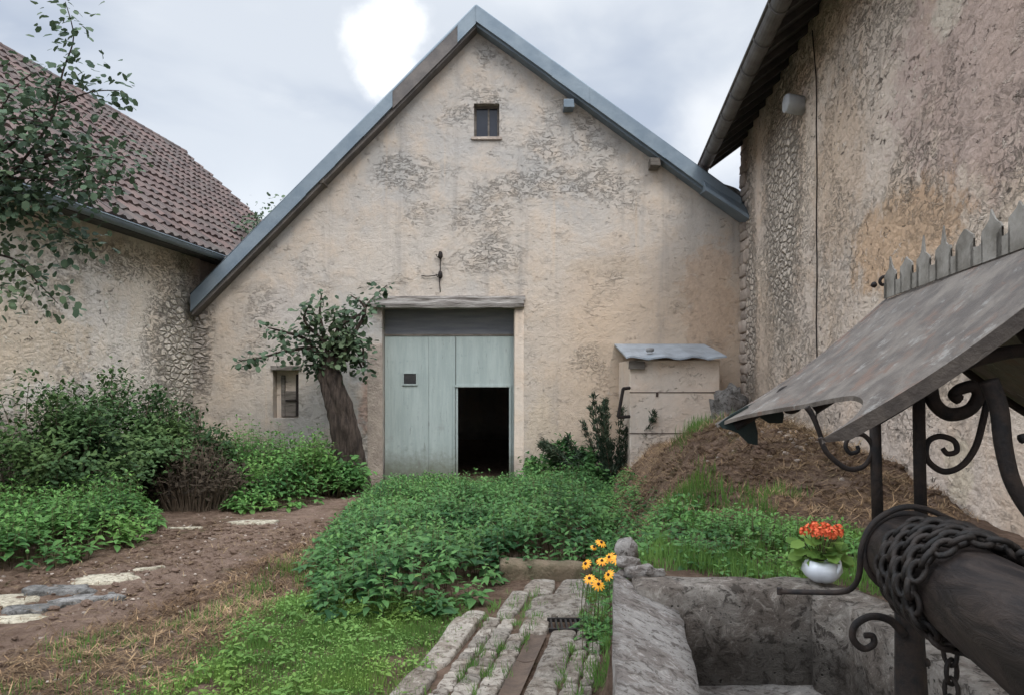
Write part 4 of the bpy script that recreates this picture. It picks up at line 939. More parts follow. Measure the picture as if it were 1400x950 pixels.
# ------------------------------------------------------------------ vegetation
LEAF = np.array([(0,0,0),(.30,-.42,.05),(.32,0,0),(.30,.42,.05),(.66,-.30,.02),(.68,0,-.04),(.66,.30,.02),(1,0,-.14)], float)
LF = [(0,1,2),(0,2,3),(1,4,5,2),(2,5,6,3),(4,7,5),(5,7,6)]
ROUND = np.array([(0,0,0),(.22,-.44,.05),(.3,0,0),(.22,.44,.05),(.72,-.46,.03),(.7,0,-.03),(.72,.46,.03),(1,0,-.08)], float)
class LB:
    def __init__(s): s.P = []; s.A = []; s.N = []; s.L = []; s.Wd = []; s.c = []
    def add(s, p, a, n, l, w, c): s.P.append(p); s.A.append(a); s.N.append(n); s.L.append(l); s.Wd.append(w); s.c.append(c)
    def build(s, name, mt, parent=None, tmpl=LEAF, wood=None, woodmat=None):
        P_ = np.array(s.P, float).reshape(-1, 3); A = np.array(s.A, float).reshape(-1, 3); N = np.array(s.N, float).reshape(-1, 3)
        A /= np.linalg.norm(A, axis=1, keepdims=True)+1e-9; S_ = np.cross(N, A); S_ /= np.linalg.norm(S_, axis=1, keepdims=True)+1e-9; N = np.cross(A, S_)
        L_ = np.array(s.L)[:, None, None]; W_ = np.array(s.Wd)[:, None, None]
        T = tmpl[None]
        V = P_[:, None]+A[:, None]*T[..., 0:1]*L_+S_[:, None]*T[..., 1:2]*W_+N[:, None]*T[..., 2:3]*L_
        n = len(P_); V = V.reshape(-1, 3)
        loops = []; sizes = []
        for f in LF: sizes.append(len(f))
        ft = np.concatenate([np.array(f) for f in LF]); LI = (np.arange(n)[:, None]*8+ft[None]).reshape(-1)
        sz = np.tile(sizes, n); st = np.concatenate([[0], np.cumsum(sz)[:-1]])
        col = np.repeat(np.array(s.c), 8); nv0 = len(V)
        mw = None
        if wood and wood.v:
            V = np.concatenate([V, np.array(wood.v, float)]); col = np.concatenate([col, np.full(len(wood.v), .3)])
            wf = [np.array(f)+nv0 for f in wood.f]; LI = np.concatenate([LI]+wf); ws = np.array([len(f) for f in wf])
            st = np.concatenate([st, LI.shape[0]-ws.sum()+np.concatenate([[0], np.cumsum(ws)[:-1]])]); nf = len(sz); sz = np.concatenate([sz, ws])
        me = bpy.data.meshes.new(name); me.vertices.add(len(V)); me.vertices.foreach_set('co', V.astype(np.float32).ravel())
        me.loops.add(len(LI)); me.loops.foreach_set('vertex_index', LI.astype(np.int32)); me.polygons.add(len(sz))
        me.polygons.foreach_set('loop_start', st.astype(np.int32)); me.polygons.foreach_set('loop_total', sz.astype(np.int32))
        me.update(calc_edges=True); a = me.attributes.new('rnd', 'FLOAT', 'POINT'); a.data.foreach_set('value', col.astype(np.float32))
        me.materials.append(mt); me.polygons.foreach_set('use_smooth', [True]*len(sz))
        if wood and wood.v:
            me.materials.append(woodmat); mi = np.zeros(len(sz), np.int32); mi[nf:] = 1; me.polygons.foreach_set('material_index', mi)
        o = bpy.data.objects.new(name, me); C.objects.link(o)
        if parent: o.parent = parent; o.location = -PL.get(parent.name, Vector((0, 0, 0)))
        return o
def inpoly(x, y, poly):
    r = False; j = len(poly)-1
    for i in range(len(poly)):
        if (poly[i][1] > y) != (poly[j][1] > y) and x < (poly[j][0]-poly[i][0])*(y-poly[i][1])/(poly[j][1]-poly[i][1])+poly[i][0]: r = not r
        j = i
    return r
def polydist(x, y, poly):
    d = 9
    for i in range(len(poly)):
        a = Vector(poly[i]); b = Vector(poly[(i+1) % len(poly)]); p = Vector((x, y)); ab = b-a
        t = max(0, min(1, (p-a).dot(ab)/ab.dot(ab))); d = min(d, (p-(a+ab*t)).length)
    return d
def nettles(name, polyg, hfun, dens, lb, wood, leaf=(.075, .10), pairs=6, cbase=.5, wr=.62):
    xs = [p[0] for p in polyg]; ys = [p[1] for p in polyg]; n = int((max(xs)-min(xs))*(max(ys)-min(ys))*dens)
    for _ in range(n):
        x, y = random.uniform(min(xs), max(xs)), random.uniform(min(ys), max(ys))
        if not inpoly(x, y, polyg): continue
        e = polydist(x, y, polyg)
        if random.random() > .30+e*1.6+.3*nz(x*2.2, y*2.2, 17): continue
        h = hfun(x, y)*(.38+.62*sstep(e+.15*nz(x*3, y*3, 18), 0, .6))*random.uniform(.75, 1.15)*(1+.25*nz(x*1.2, y*1.2, 9)); z = gz(x, y)
        lean = Vector((random.uniform(-.2, .2), random.uniform(-.28, .12), 1)).normalized(); top = Vector((x, y, z))+lean*h
        if wood is not None: wood.tube([Vector((x, y, z-.02)), top], [.004, .002], 3)
        a0 = random.uniform(0, 3.14); cb = cbase+.25*nz(x*1.4, y*1.4, 2)+random.uniform(-.12, .12)
        for k in range(pairs):
            t = 1-k*(.10 if h > .3 else .14)-.015*k; 
            if t < .15: break
            p = Vector((x, y, z))+lean*h*t; sz = random.uniform(*leaf)*(.45+.16*min(k, 4))
            for m_ in range(2):
                a = a0+k*math.pi/2+m_*math.pi+random.uniform(-.3, .3); el = random.uniform(-.45, .25)-(0 if k else -.7)
                ax = Vector((math.cos(a)*math.cos(el), math.sin(a)*math.cos(el), math.sin(el)))
                lb.add(p+ax*.015, ax, (random.uniform(-.35, .35), random.uniform(-.35, .35), 1), sz, sz*wr, max(0, min(1, cb+random.uniform(-.15, .15)+(.15 if k == 0 else 0)-.05*k)))
def ground_xy(px, py, dz=.04, h=1.6):
    Y = h/((py-529)/1000-dz); return ((px-700)/1000*Y, Y)
# beds
bedA = [ground_xy(-130, 800), ground_xy(-20, 782), ground_xy(70, 778), ground_xy(150, 757), ground_xy(205, 741), ground_xy(222, 722), ground_xy(200, 693), ground_xy(100, 676), ground_xy(-130, 676)]
lb = LB(); wd = MB(); nettles('n', bedA, lambda x, y: .52+.12*sstep(y, 8.5, 10), 78, lb, wd, (.115, .155), 5, .6)
tag(lb.build('nettle_bed', M['nettle'], None, LEAF, wd, M['stem']), 'low bright green nettle bed at the left, in front of the dark brambles', 'nettles', None, 'stuff')
bedB = [ground_xy(215, 668), ground_xy(255, 692), ground_xy(330, 703), ground_xy(400, 696), ground_xy(460, 684), ground_xy(500, 672), (-3.3, 16.7), (-6.4, 16.7)]
lb = LB(); wd = MB(); nettles('n', bedB, lambda x, y: .45+.75*sstep(y, 12.3, 15), 62, lb, wd, (.13, .18), 5, .55)
tag(lb.build('nettle_bed', M['nettle'], None, LEAF, wd, M['stem']), 'bright green weed bank under the small tree, left of the barn door', 'nettles', None, 'stuff')
bedC = [ground_xy(505, 675), ground_xy(470, 705), ground_xy(430, 760), ground_xy(400, 805), ground_xy(420, 850), ground_xy(500, 872), ground_xy(590, 862), ground_xy(640, 838), ground_xy(680, 808), ground_xy(690, 792), (.75, 7.6), (1.0, 7.9), (1.35, 9.0), (1.6, 12), (2.1, 16.6), (-3.0, 16.5)]
lb = LB(); wd = MB(); nettles('n', bedC, lambda x, y: (.50-.20*sstep(y, 11, 16)+(.30*sstep(x, .2, 1.4)*sstep(y, 13, 16)))*(1+.75*nz(x*.9, y*.9, 12)), 66, lb, wd, (.115, .155), 5, .5)
tag(lb.build('nettle_bed', M['nettledark'], None, LEAF, wd, M['stem']), 'big deep green nettle patch spreading from the barn door to the paving', 'nettles', None, 'stuff')
# low leafy weeds on the raised bank behind the basin
bedD = [(.75, 4.35), (1.9, 4.25), (2.6, 4.6), (3.0, 5.6), (2.2, 6.2), (1.5, 6.6), (1.2, 6.2), (.9, 5.2)]
lb = LB(); wd = MB(); nettles('n', [(.50, 4.9), (.66, 4.8), (.80, 5.7), (.52, 5.7)], lambda x, y: .26, 240, lb, wd, (.06, .10), 6, .35)
nettles('n', bedD, lambda x, y: .15*(1+.8*nz(x*2,y*2)), 150, lb, wd, (.05, .095), 4, .55)
bedD2 = [(.80, 4.7), (1.3, 5.6), (1.8, 6.2), (1.75, 7.6), (1.8, 9.2), (2.0, 11.0), (2.1, 13.5), (1.4, 13.5), (1.0, 9), (.75, 6.8), (.65, 5.4)]
nettles('n', bedD2, lambda x, y: .27, 85, lb, wd, (.08, .12), 5, .4)
tag(lb.build('bank_weeds', M['nettle'], None, LEAF, wd, M['stem']), 'low leafy weeds on the raised bank behind the stone basin', 'weeds', None, 'stuff')

# grass blades
def grass(lb, polyg, dens, h, cb=.5, w=.006, edge=.3, wavy=None):
    xs = [p[0] for p in polyg]; ys = [p[1] for p in polyg]; n = int((max(xs)-min(xs))*(max(ys)-min(ys))*dens)
    for _ in range(n):
        x, y = random.uniform(min(xs), max(xs)), random.uniform(min(ys), max(ys))
        if not inpoly(x, y, polyg): continue
        if nz(x*1.8, y*1.8, 4)+.3*nz(x*6, y*6, 1) < (-.35 if wavy is None else wavy): continue
        if random.random() > polydist(x, y, polyg)/edge+.08: continue
        hh = h*random.uniform(.4, 1.25)*(1+.5*nz(x*2.5, y*2.5, 8)); a = random.uniform(0, 6.28); ln = random.uniform(.15, .9)
        lb.add((x, y, gz(x, y)-.01), (math.cos(a)*ln, math.sin(a)*ln, 1), (math.cos(a), math.sin(a), .01), hh, w*random.uniform(.7, 1.6), max(0, min(1, cb+.3*nz(x*2, y*2, 3)+random.uniform(-.25, .25))))
BL = np.array([(0,0,0),(.30,-.42,0),(.32,0,.02),(.30,.42,0),(.66,-.30,-.08),(.68,0,-.07),(.66,.30,-.08),(1,0,-.26)], float)
lb = LB()
gl = [(-2.25, 3.7), (-.62, 3.6), (-.5, 4.6), (-.3, 5.6), (-.3, 6.3), (-1.2, 6.6), (-1.95, 6.6), (-2.2, 5.6), (-2.1, 4.6)]
grass(lb, gl, 6500, .075, .6, .005, .5, -.35)
grass(lb, [(-2.7, 5.2), (-1.6, 5.8), (-1.6, 9.5), (-2.6, 9.5), (-2.5, 7)], 1800, .09, .45, .007, .5, -.05)
grass(lb, [(-3.4, 3.8), (-2.0, 3.9), (-1.9, 6), (-3.2, 5.4)], 2500, .07, .4, .006, .6, .02)
l3 = LB(); nettles('n', gl, lambda x, y: .07, 260, l3, None, (.028, .045), 3, .75, .7)
nettles('n', gl, lambda x, y: .16, 35, l3, None, (.05, .08), 4, .7, .6)
tag(l3.build('lawn_weeds', M['grass'], None, LEAF), 'small clover like weeds among the grass at the bottom left', 'weeds', None, 'stuff')
tag(lb.build('lawn_grass', M['grass'], None, BL), 'fresh green grass between the soil path and the paving, bottom left', 'grass', None, 'stuff')
lb = LB()
grass(lb, [(.72, 4.2), (2.1, 4.15), (3.2, 4.6), (3.2, 5.4), (2.4, 5.9), (1.5, 6.1), (1.1, 5.8), (.8, 5.0)], 5200, .11, .6, .006, .4, -.12)
grass(lb, [(1.9, .8), (3.4, .8), (3.8, 4.6), (1.92, 4.2)], 3500, .09, .6, .006, .1)
grass(lb, [(1.3, 6.3), (2.0, 6.4), (2.3, 8.3), (1.9, 8.9), (1.4, 7.8)], 1800, .18, .4, .009, .5, -.05)
grass(lb, [(1.9, 6.2), (2.7, 6.0), (2.8, 7.0), (2.1, 7.2)], 2000, .14, .5, .008, .5, -.1)
grass(lb, [(2.1, 9.5), (2.9, 9.3), (3.0, 10.6), (2.3, 10.9)], 1200, .2, .4, .01, .5, -.1)
tag(lb.build('bank_grass', M['grass'], None, BL), 'bright green grass on the raised bank behind the stone basin', 'grass', None, 'stuff')
lb = LB()
for _ in range(150):       # tufts in the joints
    u = random.choice((.18, .33, .46, .59, .94, 1.05, 1.15)); v = random.uniform(3.6, 6.8); c = pav(u, v)
    if nz(c.x*3, v*3, 5) < -.15: continue
    if c.x > lx(v)-.03: continue
    for k in range(random.randint(5, 22)):
        a = random.uniform(0, 6.28); ln = random.uniform(.3, 1.6); lb.add((c.x+random.uniform(-.03, .03), c.y+random.uniform(-.05, .05), gz(c.x, c.y, False)-.02), (math.cos(a)*ln, math.sin(a)*ln, 1), (math.cos(a), math.sin(a), .01), random.uniform(.03, .10), .007, random.uniform(.1, .8))
for _ in range(1300):      # strip along the basin and round the far slabs
    v = random.uniform(3.7, 7.1); x = lx(v)-.02-abs(random.gauss(0, .09))-(.12*max(0, v-5.2)*random.random()); a = random.uniform(0, 6.28); ln = random.uniform(.2, 1.2)
    if nz(x*3, v*2.2, 15) < -.1: continue
    lb.add((x, v, gz(x, v, False)-.02), (math.cos(a)*ln, math.sin(a)*ln, 1), (math.cos(a), math.sin(a), .01), random.uniform(.04, .13), .008, random.uniform(.0, .7))
tag(lb.build('joint_grass', M['grass'], None, BL), 'thin grass tufts growing in the joints of the paving', 'grass', None, 'stuff')

# straw and dry litter
STR = BL.copy(); STR[:, 2] *= .12
def straw(name, label, regions, seed=1, mt='straw'):
    lb = LB()
    for polyg, dens, ln_, z_, cb in regions:
        xs = [p[0] for p in polyg]; ys = [p[1] for p in polyg]; n = int((max(xs)-min(xs))*(max(ys)-min(ys))*dens)
        for _ in range(n):
            x, y = random.uniform(min(xs), max(xs)), random.uniform(min(ys), max(ys))
            if not inpoly(x, y, polyg) or nz(x*1.6, y*1.6, seed) < z_: continue
            a = random.uniform(0, 6.28); l = ln_*random.uniform(.3, 1.3); el = random.gauss(.12, .28)
            lb.add((x, y, gz(x, y)+random.uniform(0, .03)), (math.cos(a), math.sin(a), el), (0, 0, 1), l, random.uniform(.004, .011), max(0, min(1, cb+.4*nz(x*1.5, y*1.5, 33)+random.gauss(0, .3))))
    tag(lb.build(name, M[mt], None, STR), label, 'straw', None, 'stuff')
straw('mound_roots', 'tangled reddish brown dead grass covering the soil heap', [([(1.5, 6.3), (2.8, 6.0), (4.0, 6.2), (4.4, 9), (4.8, 13.5), (2.0, 13.5), (1.4, 10)], 1500, .17, -.45, .35)], 11, 'roots')
straw('mound_straw', 'dry straw and cut stems spread over the brown soil heap by the right wall', [([(1.3, 7.2), (2.8, 6.6), (4.0, 6.4), (4.3, 9), (4.6, 12), (2.2, 12), (1.5, 10)], 420, .20, -.25, .15), ([(2.6, 9.0), (4.3, 8.6), (4.4, 10.4), (2.4, 10.2)], 900, .22, -.5, .6), ([(2.2, 7.6), (4.0, 7.0), (4.4, 9), (2.0, 9.6)], 420, .2, -.1, .55)])
straw('turned_turf', 'dark turned turf and dead roots between the soil path and the grass', [([(-3.4, 3.6), (-1.9, 3.7), (-1.8, 7), (-1.9, 9.5), (-2.6, 9.5), (-3.0, 6)], 1500, .11, -.3, .15)], 15, 'roots')
straw('mound_stalks', 'thick pale cut stalks lying on the soil heap', [([(1.7, 8.2), (4.2, 7.2), (4.5, 10.5), (2.0, 11)], 40, .38, -1, .75)], 19)
straw('path_litter', 'dry stalks and plant litter scattered over the bare soil path', [([(-5.6, 3.6), (-2.3, 3.6), (-2.0, 6), (-1.9, 9), (-2.8, 11.5), (-4.2, 12), (-6, 8)], 170, .12, -.3, .3), ([(-3.6, 3.7), (-2.0, 3.9), (-2.0, 6.5), (-2.9, 6.0)], 900, .11, -.35, .15), ([(-2.9, 5.2), (-1.9, 5.4), (-1.7, 8.5), (-2.6, 9)], 600, .11, -.2, .2)], 5)
# clods
mb = MB()
for _ in range(2600):
    if random.random() < .55: x, y = random.uniform(-5.5, -1.9), random.uniform(3.7, 11)
    else: x, y = random.uniform(1.6, 4.2), random.uniform(6.8, 11)
    if x < -2 and inpoly(x, y, bedA): continue
    r = random.uniform(.008, .030)*(1.5 if y > 6 else 1); mb.rock((x, y, gz(x, y)+r*.2), (r*random.uniform(.8, 1.6), r, r*.7), random.random()*90, .5, 7, 5, 1, .5)
tag(mb.build('soil_clods', M['soil'], None), 'crumbly brown soil clods on the path and the heap', 'soil', None, 'stuff')
mb = MB()
for _ in range(420):
    x, y = random.uniform(-5.2, -2.2), random.uniform(4, 12); r = random.uniform(.006, .018)
    if not inpoly(x, y, bedA): mb.rock((x, y, gz(x, y)+r*.3), (r*1.3, r, r*.7), random.random()*90, random.random(), 6, 4, 1, .4)
tag(mb.build('pebbles', M['quoin'], None), 'tiny pale pebbles scattered over the bare soil path', 'pebbles', None, 'stuff')
mb = MB()
for _ in range(90):
    x, y = random.gauss(3.25, .4), random.gauss(8.3, .45); r = random.uniform(.010, .028); mb.rock((x, y, gz(x, y)+r*.3), (r*1.3, r, r*.8), random.random()*90, random.random(), 7, 5, 1, .4)
tag(mb.build('rubble_chips', M['quoin'], None), 'pale stone chips spilling down the soil heap', 'rubble', None, 'stuff')

# shrubs & trees
def shrub(name, label, cat, c, r, n, lsize, mt, tw=40, cb=.4, twm=None, tmpl=LEAF, clump=26, twig_r=.012, up=.4, floor=None, tall=1.0):
    """several arching stems, leaf clumps along them"""
    e = empty(name, (c[0], c[1], gz(c[0], c[1])), label, cat)
    wd = MB(); lb = LB(); base = Vector((c[0], c[1], gz(c[0], c[1])))
    cent = []
    for i in range(tw):
        a = random.uniform(0, 6.28); q_ = random.random()**.5; rr = q_
        x0 = base+Vector((math.cos(a)*r[0]*rr*.55, math.sin(a)*r[1]*rr*.55, -.03))
        end = base+Vector((math.cos(a)*r[0]*rr, math.sin(a)*r[1]*rr, r[2]*(1-.62*q_**2.2)*random.uniform(.72, 1.12)))
        mid = (x0+end)/2+Vector((random.uniform(-.1, .1), random.uniform(-.1, .1), r[2]*.18))
        pts = bez([x0, mid, end], 5); wd.tube(pts, [twig_r*(1-.7*k/len(pts)) for k in range(len(pts))], 4)
        for k in range(clump):
            cent.append((pts[random.randint(3, len(pts)-1)].lerp(pts[-1], random.random()*.6), a))
    for k in range(n):
        p, a = random.choice(cent); d = Vector((random.gauss(0, 1), random.gauss(0, 1), random.gauss(0, 1)))
        p = p+d*.09*max(1, r[0]); out = (p-(base+Vector((0, 0, r[2]*.35)))); out.normalize()
        ax = (out*.5+Vector((random.uniform(-1, 1), random.uniform(-1, 1), random.uniform(-.6, .5)))).normalized()
        s_ = lsize*random.uniform(.6, 1.3)
        if p.z < gz(p.x, p.y): continue
        lb.add(p, ax, out*.7+Vector((0, 0, .8))+Vector((random.uniform(-.5, .5),)*3), s_, s_*.62, max(0, min(1, cb+.35*nz(p.x*1.8, p.y*1.8, p.z*1.8)+random.uniform(-.2, .2))))
    wd.build('stems', twm or M['drystem'], e); lb.build('foliage', mt, e, tmpl)
    return e
shrub('bramble_bush', 'big dark green bramble thicket at the far left against the cream wall', 'bush', (-7.3, 11.4), (1.6, 1.1, 2.0), 11000, .095, M['bramble'], 80, .45)
shrub('bramble_bush', 'taller dark bramble dome in the middle of the thicket by the left wall', 'bush', (-6.9, 12.7), (1.3, 1.0, 2.15), 11000, .10, M['bramble'], 90, .4)
shrub('bramble_bush', 'dark bramble with bare brown stems at the right end of the thicket', 'bush', (-6.5, 14.3), (1.15, .9, 1.75), 3600, .11, M['bramble'], 230, .35, twig_r=.016)
shrub('dead_bramble', 'tangle of dead brown bramble twigs in front of the green thicket', 'bush', (-5.5, 12.6), (.95, .6, 1.15), 1700, .09, M['deadleaf'], 230, .2, twig_r=.010)
shrub('weed_clump', 'bright leafy weed clump hiding the foot of the small leaning tree', 'weeds', (-3.85, 14.7), (1.0, .45, .80), 2300, .12, M['nettle'], 34, .5)
shrub('elder_shrub', 'low dull green shrub between the brambles and the low blocked window', 'bush', (-5.9, 15.9), (1.0, .5, .95), 2600, .12, M['nettledark'], 40, .5)
shrub('dry_shrub', 'brownish low shrub beneath the small blocked window of the barn', 'bush', (-4.5, 16.2), (.9, .4, .95), 1300, .10, M['bramble'], 70, .6, twig_r=.010)
shrub('leafy_shrub', 'low broad leaved shrub right of the dark wicket opening', 'bush', (1.15, 16.0), (.95, .6, .95), 3800, .12, M['nettledark'], 30, .45)
# juniper-like shrub by the shed
e = empty('juniper', (2.1, 15.9, -.6), 'spiky dark grey green juniper leaning beside the block shed', 'shrub')
wd = MB(); lb = LB()
for i in range(34):
    a = random.uniform(-2.1, .9); l = random.uniform(.7, 1.9)*(1.0 if abs(a+.4) > .7 else 1.15); b0 = Vector((2.15+random.uniform(-.1, .1), 15.9+random.uniform(-.2, .2), -.62))
    d = Vector((math.sin(a)*.75, random.uniform(-.35, .1), math.cos(a)*.9 if abs(a) < 1.3 else .45)).normalized()
    end = b0+d*l; pts = bez([b0, b0.lerp(end, .5)+Vector((0, 0, -.08)), end+Vector((0, 0, .12))], 7); wd.tube(pts, [.02*(1-k/len(pts))+.004 for k in range(len(pts))], 4)
    for k in range(420):
        t = random.uniform(.15, 1); q_ = pts[int(t*(len(pts)-1))]+Vector([random.gauss(0, .045*(1.6-t)) for _ in range(3)]); dd = (d+Vector([random.gauss(0, .5) for _ in range(3)])).normalized()
        lb.add(q_, dd, Vector((random.uniform(-1, 1), random.uniform(-1, 1), 1)), random.uniform(.07, .15), .028, max(0, min(1, .4+random.gauss(0, .22))))
wd.build('stems', M['drystem'], e); lb.build('foliage', M['juniper'], e)

def cluster(lb, p, n, rad, ls, cb, flat=1):
    for _ in range(n):
        d = Vector((random.gauss(0, 1), random.gauss(0, 1), random.gauss(0, flat))); q_ = p+d*rad*.5
        ax = (d.normalized()*.7+Vector((random.uniform(-1, 1), random.uniform(-1, 1), random.uniform(-.9, .3)))).normalized(); s_ = ls*random.uniform(.6, 1.25)
        lb.add(q_, ax, Vector((random.uniform(-.8, .8), random.uniform(-1.2, .2), 1)), s_, s_*.72, max(0, min(1, cb+random.uniform(-.3, .3))))
# small pollarded tree against the facade
YT = 15.6; e = empty('pollard_tree', (P(482, 0, YT).x, YT, -.6), 'small leaning tree with a thick split trunk and tufted crown, left of the barn door', 'tree')
mb = MB()
tk = [P(480, 640, YT), P(476, 610, YT), P(466, 570, YT), P(457, 530, YT), P(453, 505, YT), P(451, 480, YT)]
mb.tube(bez([P(484, 672, YT)]+tk, 5), [.24-.003*i for i in range(31)], 14, wob=.06)
for dx_, r_ in ((-13, .13), (13, .12), (2, .15), (-4, .12)):
    q_ = bez([P(482+dx_*1.2+random.uniform(-4, 4), 672, YT-.12), P(475+dx_+random.uniform(-4, 4), 610, YT-.16), P(466+dx_*.9, 560, YT-.17), P(454+dx_*.7+random.uniform(-3, 3), 520, YT-.13), P(450+dx_*.4, 495, YT)], 6)
    mb.tube(q_, [r_*(1+.45*nz(i*.5, dx_)-.010*i) for i in range(len(q_))], 9, wob=.12)
tr_ = mb.build('trunk', M['bark'], e, True)
lb = LB(); wd = MB(); O = P(452, 500, YT)
arms = [([(452,500),(430,478),(400,480),(365,490),(340,494)], .55), ([(452,500),(420,465),(392,455),(375,450)], .5), ([(452,500),(440,450),(436,425),(438,400)], .35), ([(452,500),(462,450),(492,430),(505,412),(528,390)], .45), ([(452,500),(480,470),(497,470),(500,500)], .6), ([(452,500),(445,470),(420,440),(428,420)], .6), ([(452,500),(470,455),(455,435),(470,420)], .7), ([(452,500),(485,490),(498,512)], .5), ([(452, 500), (475, 480), (480, 455)], .8), ([(452, 500), (430, 500), (415, 498)], .5), ([(452, 500), (500, 430), (482, 405)], .3)]
for a_, dn_ in arms:
    dy = random.uniform(-.7, .5); m_ = len(a_)
    pts = bez([P(x_, y_, YT)+Vector((0, dy*i/m_, 0)) for i, (x_, y_) in enumerate(a_)], 6); wd.tube(pts, [.05*(1-i/len(pts))+.008 for i in range(len(pts))], 5)
    for i, p in enumerate(pts):
        t = i/len(pts)
        if t > .12: cluster(lb, p, int(19*dn_*(1.25-t*.7)), .34*(1.2-.75*t), .135, .42, .9)
wd.build('branches', M['bark'], e); lb.build('crown', M['treeleaf'], e, ROUND)
# tree whose branches reach in at the upper left
YB = 6.6; bxx = -6.6
e = empty('overhanging_tree', (bxx, YB, -.26), 'tree at the left frame edge whose leafy twigs hang over the tiled roof', 'tree')
mb = MB(); mb.tube(bez([(bxx, YB, -.4), (bxx+.1, YB, 1.2), (bxx-.1, YB, 2.6), (bxx+.15, YB, 3.8), (bxx+.5, YB, 4.9)], 5), [.17-.005*i for i in range(21)], 10, wob=.05); mb.build('trunk', M['bark'], e, True)
lb = LB(); wd = MB()
brs = [([(-120,330),(-40,280),(20,235),(70,170),(90,100),(105,55),(95,8)], .55), ([(-120,330),(-20,250),(60,215),(130,205),(150,215)], .8), ([(-120,330),(-60,250),(10,200),(60,150),(120,125),(160,122)], .6), ([(-120,330),(-30,285),(30,290),(70,312),(98,325)], .8), ([(-120,330),(-60,340),(0,350),(30,385),(48,410)], .55), ([(-120,330),(-50,240),(0,170),(30,130),(60,110)], .55),
       ([(-120,330),(-40,260),(30,245),(90,250),(130,240)], .9), ([(-120,330),(-50,250),(20,180),(90,185)], .8), ([(-120,330),(-30,300),(10,270),(50,262)], .9), ([(-120,330),(-150,200),(-120,80),(-60,20)], .8), ([(-120,330),(-90,150),(-40,100)], .8), ([(-120, 330), (-70, 370), (-20, 400), (10, 392)], .6), ([(60, 215), (85, 200), (100, 225), (95, 262)], .8)]
for a_, dn_ in brs:
    m_ = len(a_); dy = random.uniform(-.5, .5)
    pts = bez([P(x_, y_, YB)+Vector((0, dy*i/m_, 0)) for i, (x_, y_) in enumerate(a_)], 8); N_ = len(pts); wd.tube(pts, [.016*(1-i/N_)+.003 for i in range(N_)], 5)
    for i, p in enumerate(pts):
        t = i/N_
        if t > .2:
            cluster(lb, p, int(15*dn_*(1.3-t*.5)), .34*(1.15-.6*t), .076, .5)
wd.build('branches', M['bark'], e); lb.build('crown', M['treeleaf'], e, ROUND)
# plants showing over the barn roof at the left
e = empty('tree', (-7.4, 21, 2), 'treetop just peeping over the left slope of the barn roof', 'tree'); lb = LB(); mb = MB(); mb.tube([(-7.4, 21, 1), (-7.0, 21, 4), (-6.9, 21, 6.2)], [.12, .08, .03], 6); mb.build('trunk', M['bark'], e)
for _ in range(30): cluster(lb, Vector((-6.95+random.gauss(0, .35), 21+random.gauss(0, .4), 6.2+random.gauss(0, .25))), 14, .4, .12, .6)
lb.build('crown', M['treeleaf'], e, ROUND)

# ------------------------------------------------------------------ flowers
def daisy(px, py, Y, r=.036):
    c = P(px, py, Y); mb = MB(); ln = Vector((random.uniform(-.8, .5), -.55, random.uniform(.6, 1.1))).normalized(); u = ln.cross(Vector((1, 0, 0))).normalized(); w_ = ln.cross(u)
    for k in range(12):
        a = 2*math.pi*k/12+random.uniform(-.08, .08); d = u*math.cos(a)+w_*math.sin(a); s_ = ln.cross(d); q0 = c+d*.008; q1 = c+d*r*.6-ln*.002; q2 = c+d*r-ln*.010
        mb.add([q0-s_*.003, q0+s_*.003, q1+s_*.0075, q2+s_*.003, q2-s_*.003, q1-s_*.0075], [(0, 1, 2, 5), (5, 2, 3, 4)])
    return mb, c, ln
fl = [(822, 741, 5.5), (801, 770, 5.3), (823, 766, 5.3), (833, 761, 5.4), (844, 764, 5.2), (806, 790, 5.0), (832, 785, 5.1), (818, 798, 4.95), (812, 747, 5.6)]
lbs = ['topmost yellow coneflower beside the basin corner', 'leftmost yellow coneflower of the upper cluster', 'yellow coneflower second from left in the upper row', 'yellow coneflower third from left in the upper row', 'rightmost yellow coneflower, touching the basin stones', 'left yellow coneflower of the lower three', 'right yellow coneflower of the lower three, against the rim', 'lowest yellow coneflower beside the basin', 'small orange coneflower bud high at the left']
for (px, py, Y), lb_ in zip(fl, lbs):
    bx, by = (px-700)/1000*Y-.01, max(Y+.02, 4.22); e = empty('coneflower', (bx, by, gz(bx, by)), lb_, 'flower', 'yellow coneflowers by the basin corner')
    mb, c, ln = daisy(px, py, Y, random.uniform(.043, .054) if py != 747 else .026); mb.build('petals', M['yellow'], e)
    mb = MB(); mb.rock(c+ln*.004, (.011, .011, .011), 2, .5, 8, 6, 1, .1); mb.build('flower_eye', M['brown'], e, True)
    mb = MB(); jx = random.uniform(-.10, .06); mb.tube(bez([Vector((bx+jx, by+.03, gz(bx+jx, by)-.02)), (c+Vector((bx, by, gz(bx, by))))/2+Vector((jx*.9, .03, 0)), c-ln*.004], 4), .0026, 4); mb.build('stem', M['stem'], e)
    l2 = LB()
    for k in range(14):
        t = random.random()*.85; p = Vector((bx, by, gz(bx, by))).lerp(c, t); a = random.uniform(0, 6.28); l2.add(p, (math.cos(a), math.sin(a), .4), (0, 0, 1), random.uniform(.05, .08), .02, random.uniform(.2, .6))
    l2.build('leaves', M['nettledark'], e)
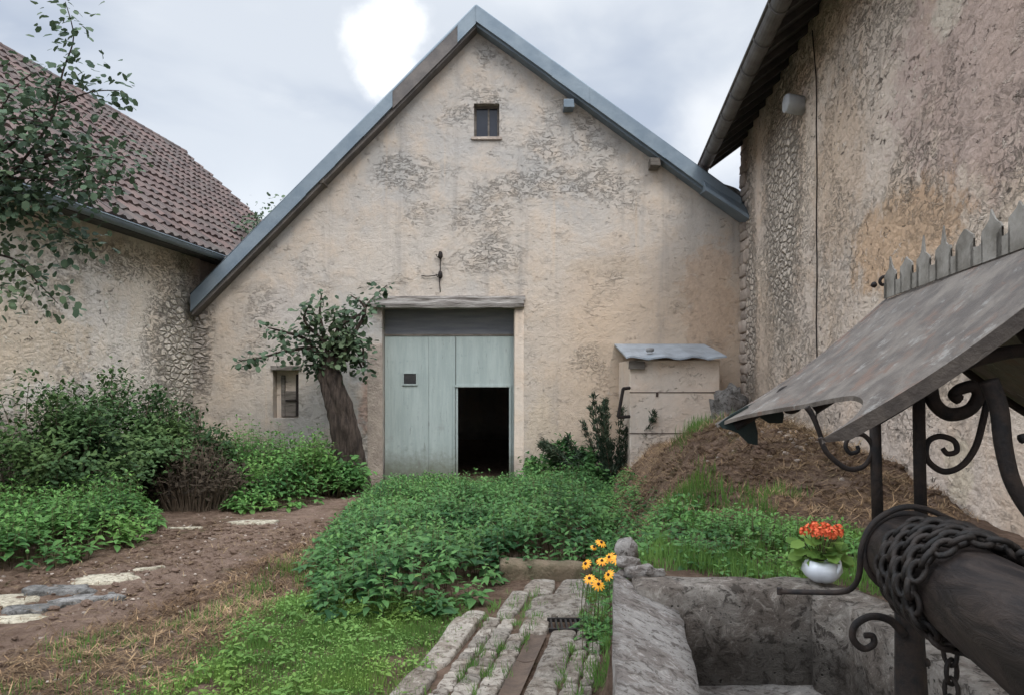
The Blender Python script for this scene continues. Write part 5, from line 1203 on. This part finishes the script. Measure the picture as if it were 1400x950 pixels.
# geranium in a glazed pot
pc = P(1124, 795, 3.98); pz = .55; e = empty('flower_pot', (pc.x, 3.98, pz), 'round white glazed pot with a folded lip on the back rim of the basin', 'pot')
mb = MB(); mb.lathe([(0, 0), (.06, 0), (.085, .02), (.105, .05), (.100, .085), (.078, .108), (.070, .112), (.066, .104), (.05, .09), (0, .085)], (pc.x, 3.98, pz), 28, None, 5, .05); mb.build('bowl', M['pot'], e, True)
mb = MB(); mb.tube(bez([(pc.x+.02, 3.90, pz+.03), (pc.x+.05, 3.885, pz+.08), (pc.x+.055, 3.90, pz+.125), (pc.x+.03, 3.93, pz+.13), (pc.x-.01, 3.93, pz+.105)], 6), [.010]*25, 8); mb.build('handle', M['pot'], e, True)
e = empty('geranium', (pc.x, 4.0, pz+.08), 'potted geranium with orange red blooms on the basin rim', 'flower plant')
lb = LB(); wd = MB()
for i in range(42):
    a = random.uniform(0, 6.28); rr = random.uniform(.02, .12); p = Vector((pc.x-.0+math.cos(a)*rr, 4.0+math.sin(a)*rr*.8, pz+.09+random.uniform(.0, .15))); wd.tube([(pc.x, 4.0, pz+.08), p], .003, 4)
    lb.add(p, (math.cos(a), math.sin(a), random.uniform(-.4, .3)), (random.uniform(-.3, .3), -.6, 1), random.uniform(.06, .095), random.uniform(.06, .09), random.uniform(.3, 1))
hd = [(1107, 722, 4.0), (1122, 718, 4.03), (1138, 724, 3.98), (1146, 729, 4.0), (1115, 729, 3.95), (1130, 730, 3.95), (1100, 726, 4.02), (1113, 719, 4.0), (1130, 721, 4.02), (1146, 723, 4.03), (1122, 727, 3.93), (1139, 730, 3.93)]
for i, (px, py, Y) in enumerate(hd): wd.tube([(pc.x, 4.0, pz+.1), P(px, py+4, Y)], .003, 4)
wd.build('stems', M['stem'], e); lb.build('leaves', M['grass'], e, ROUND)
for i, (px, py, Y) in enumerate(hd):
    mb = MB(); c = P(px, py, Y)
    for k in range(26):
        d = Vector((random.gauss(0, 1), random.gauss(0, 1), random.gauss(.2, .8))).normalized(); q_ = c+d*Vector((.033, .033, .024)).length*.5; s_ = d.cross(Vector((.3, .2, 1))).normalized(); t_ = d.cross(s_); w_ = .010
        mb.add([q_-s_*w_, q_+t_*w_+d*.003, q_+s_*w_, q_-t_*w_+d*.003, q_+d*.001], [(0, 1, 4), (1, 2, 4), (2, 3, 4), (3, 0, 4)])
    mb.build('bloom', M['orange'], e)
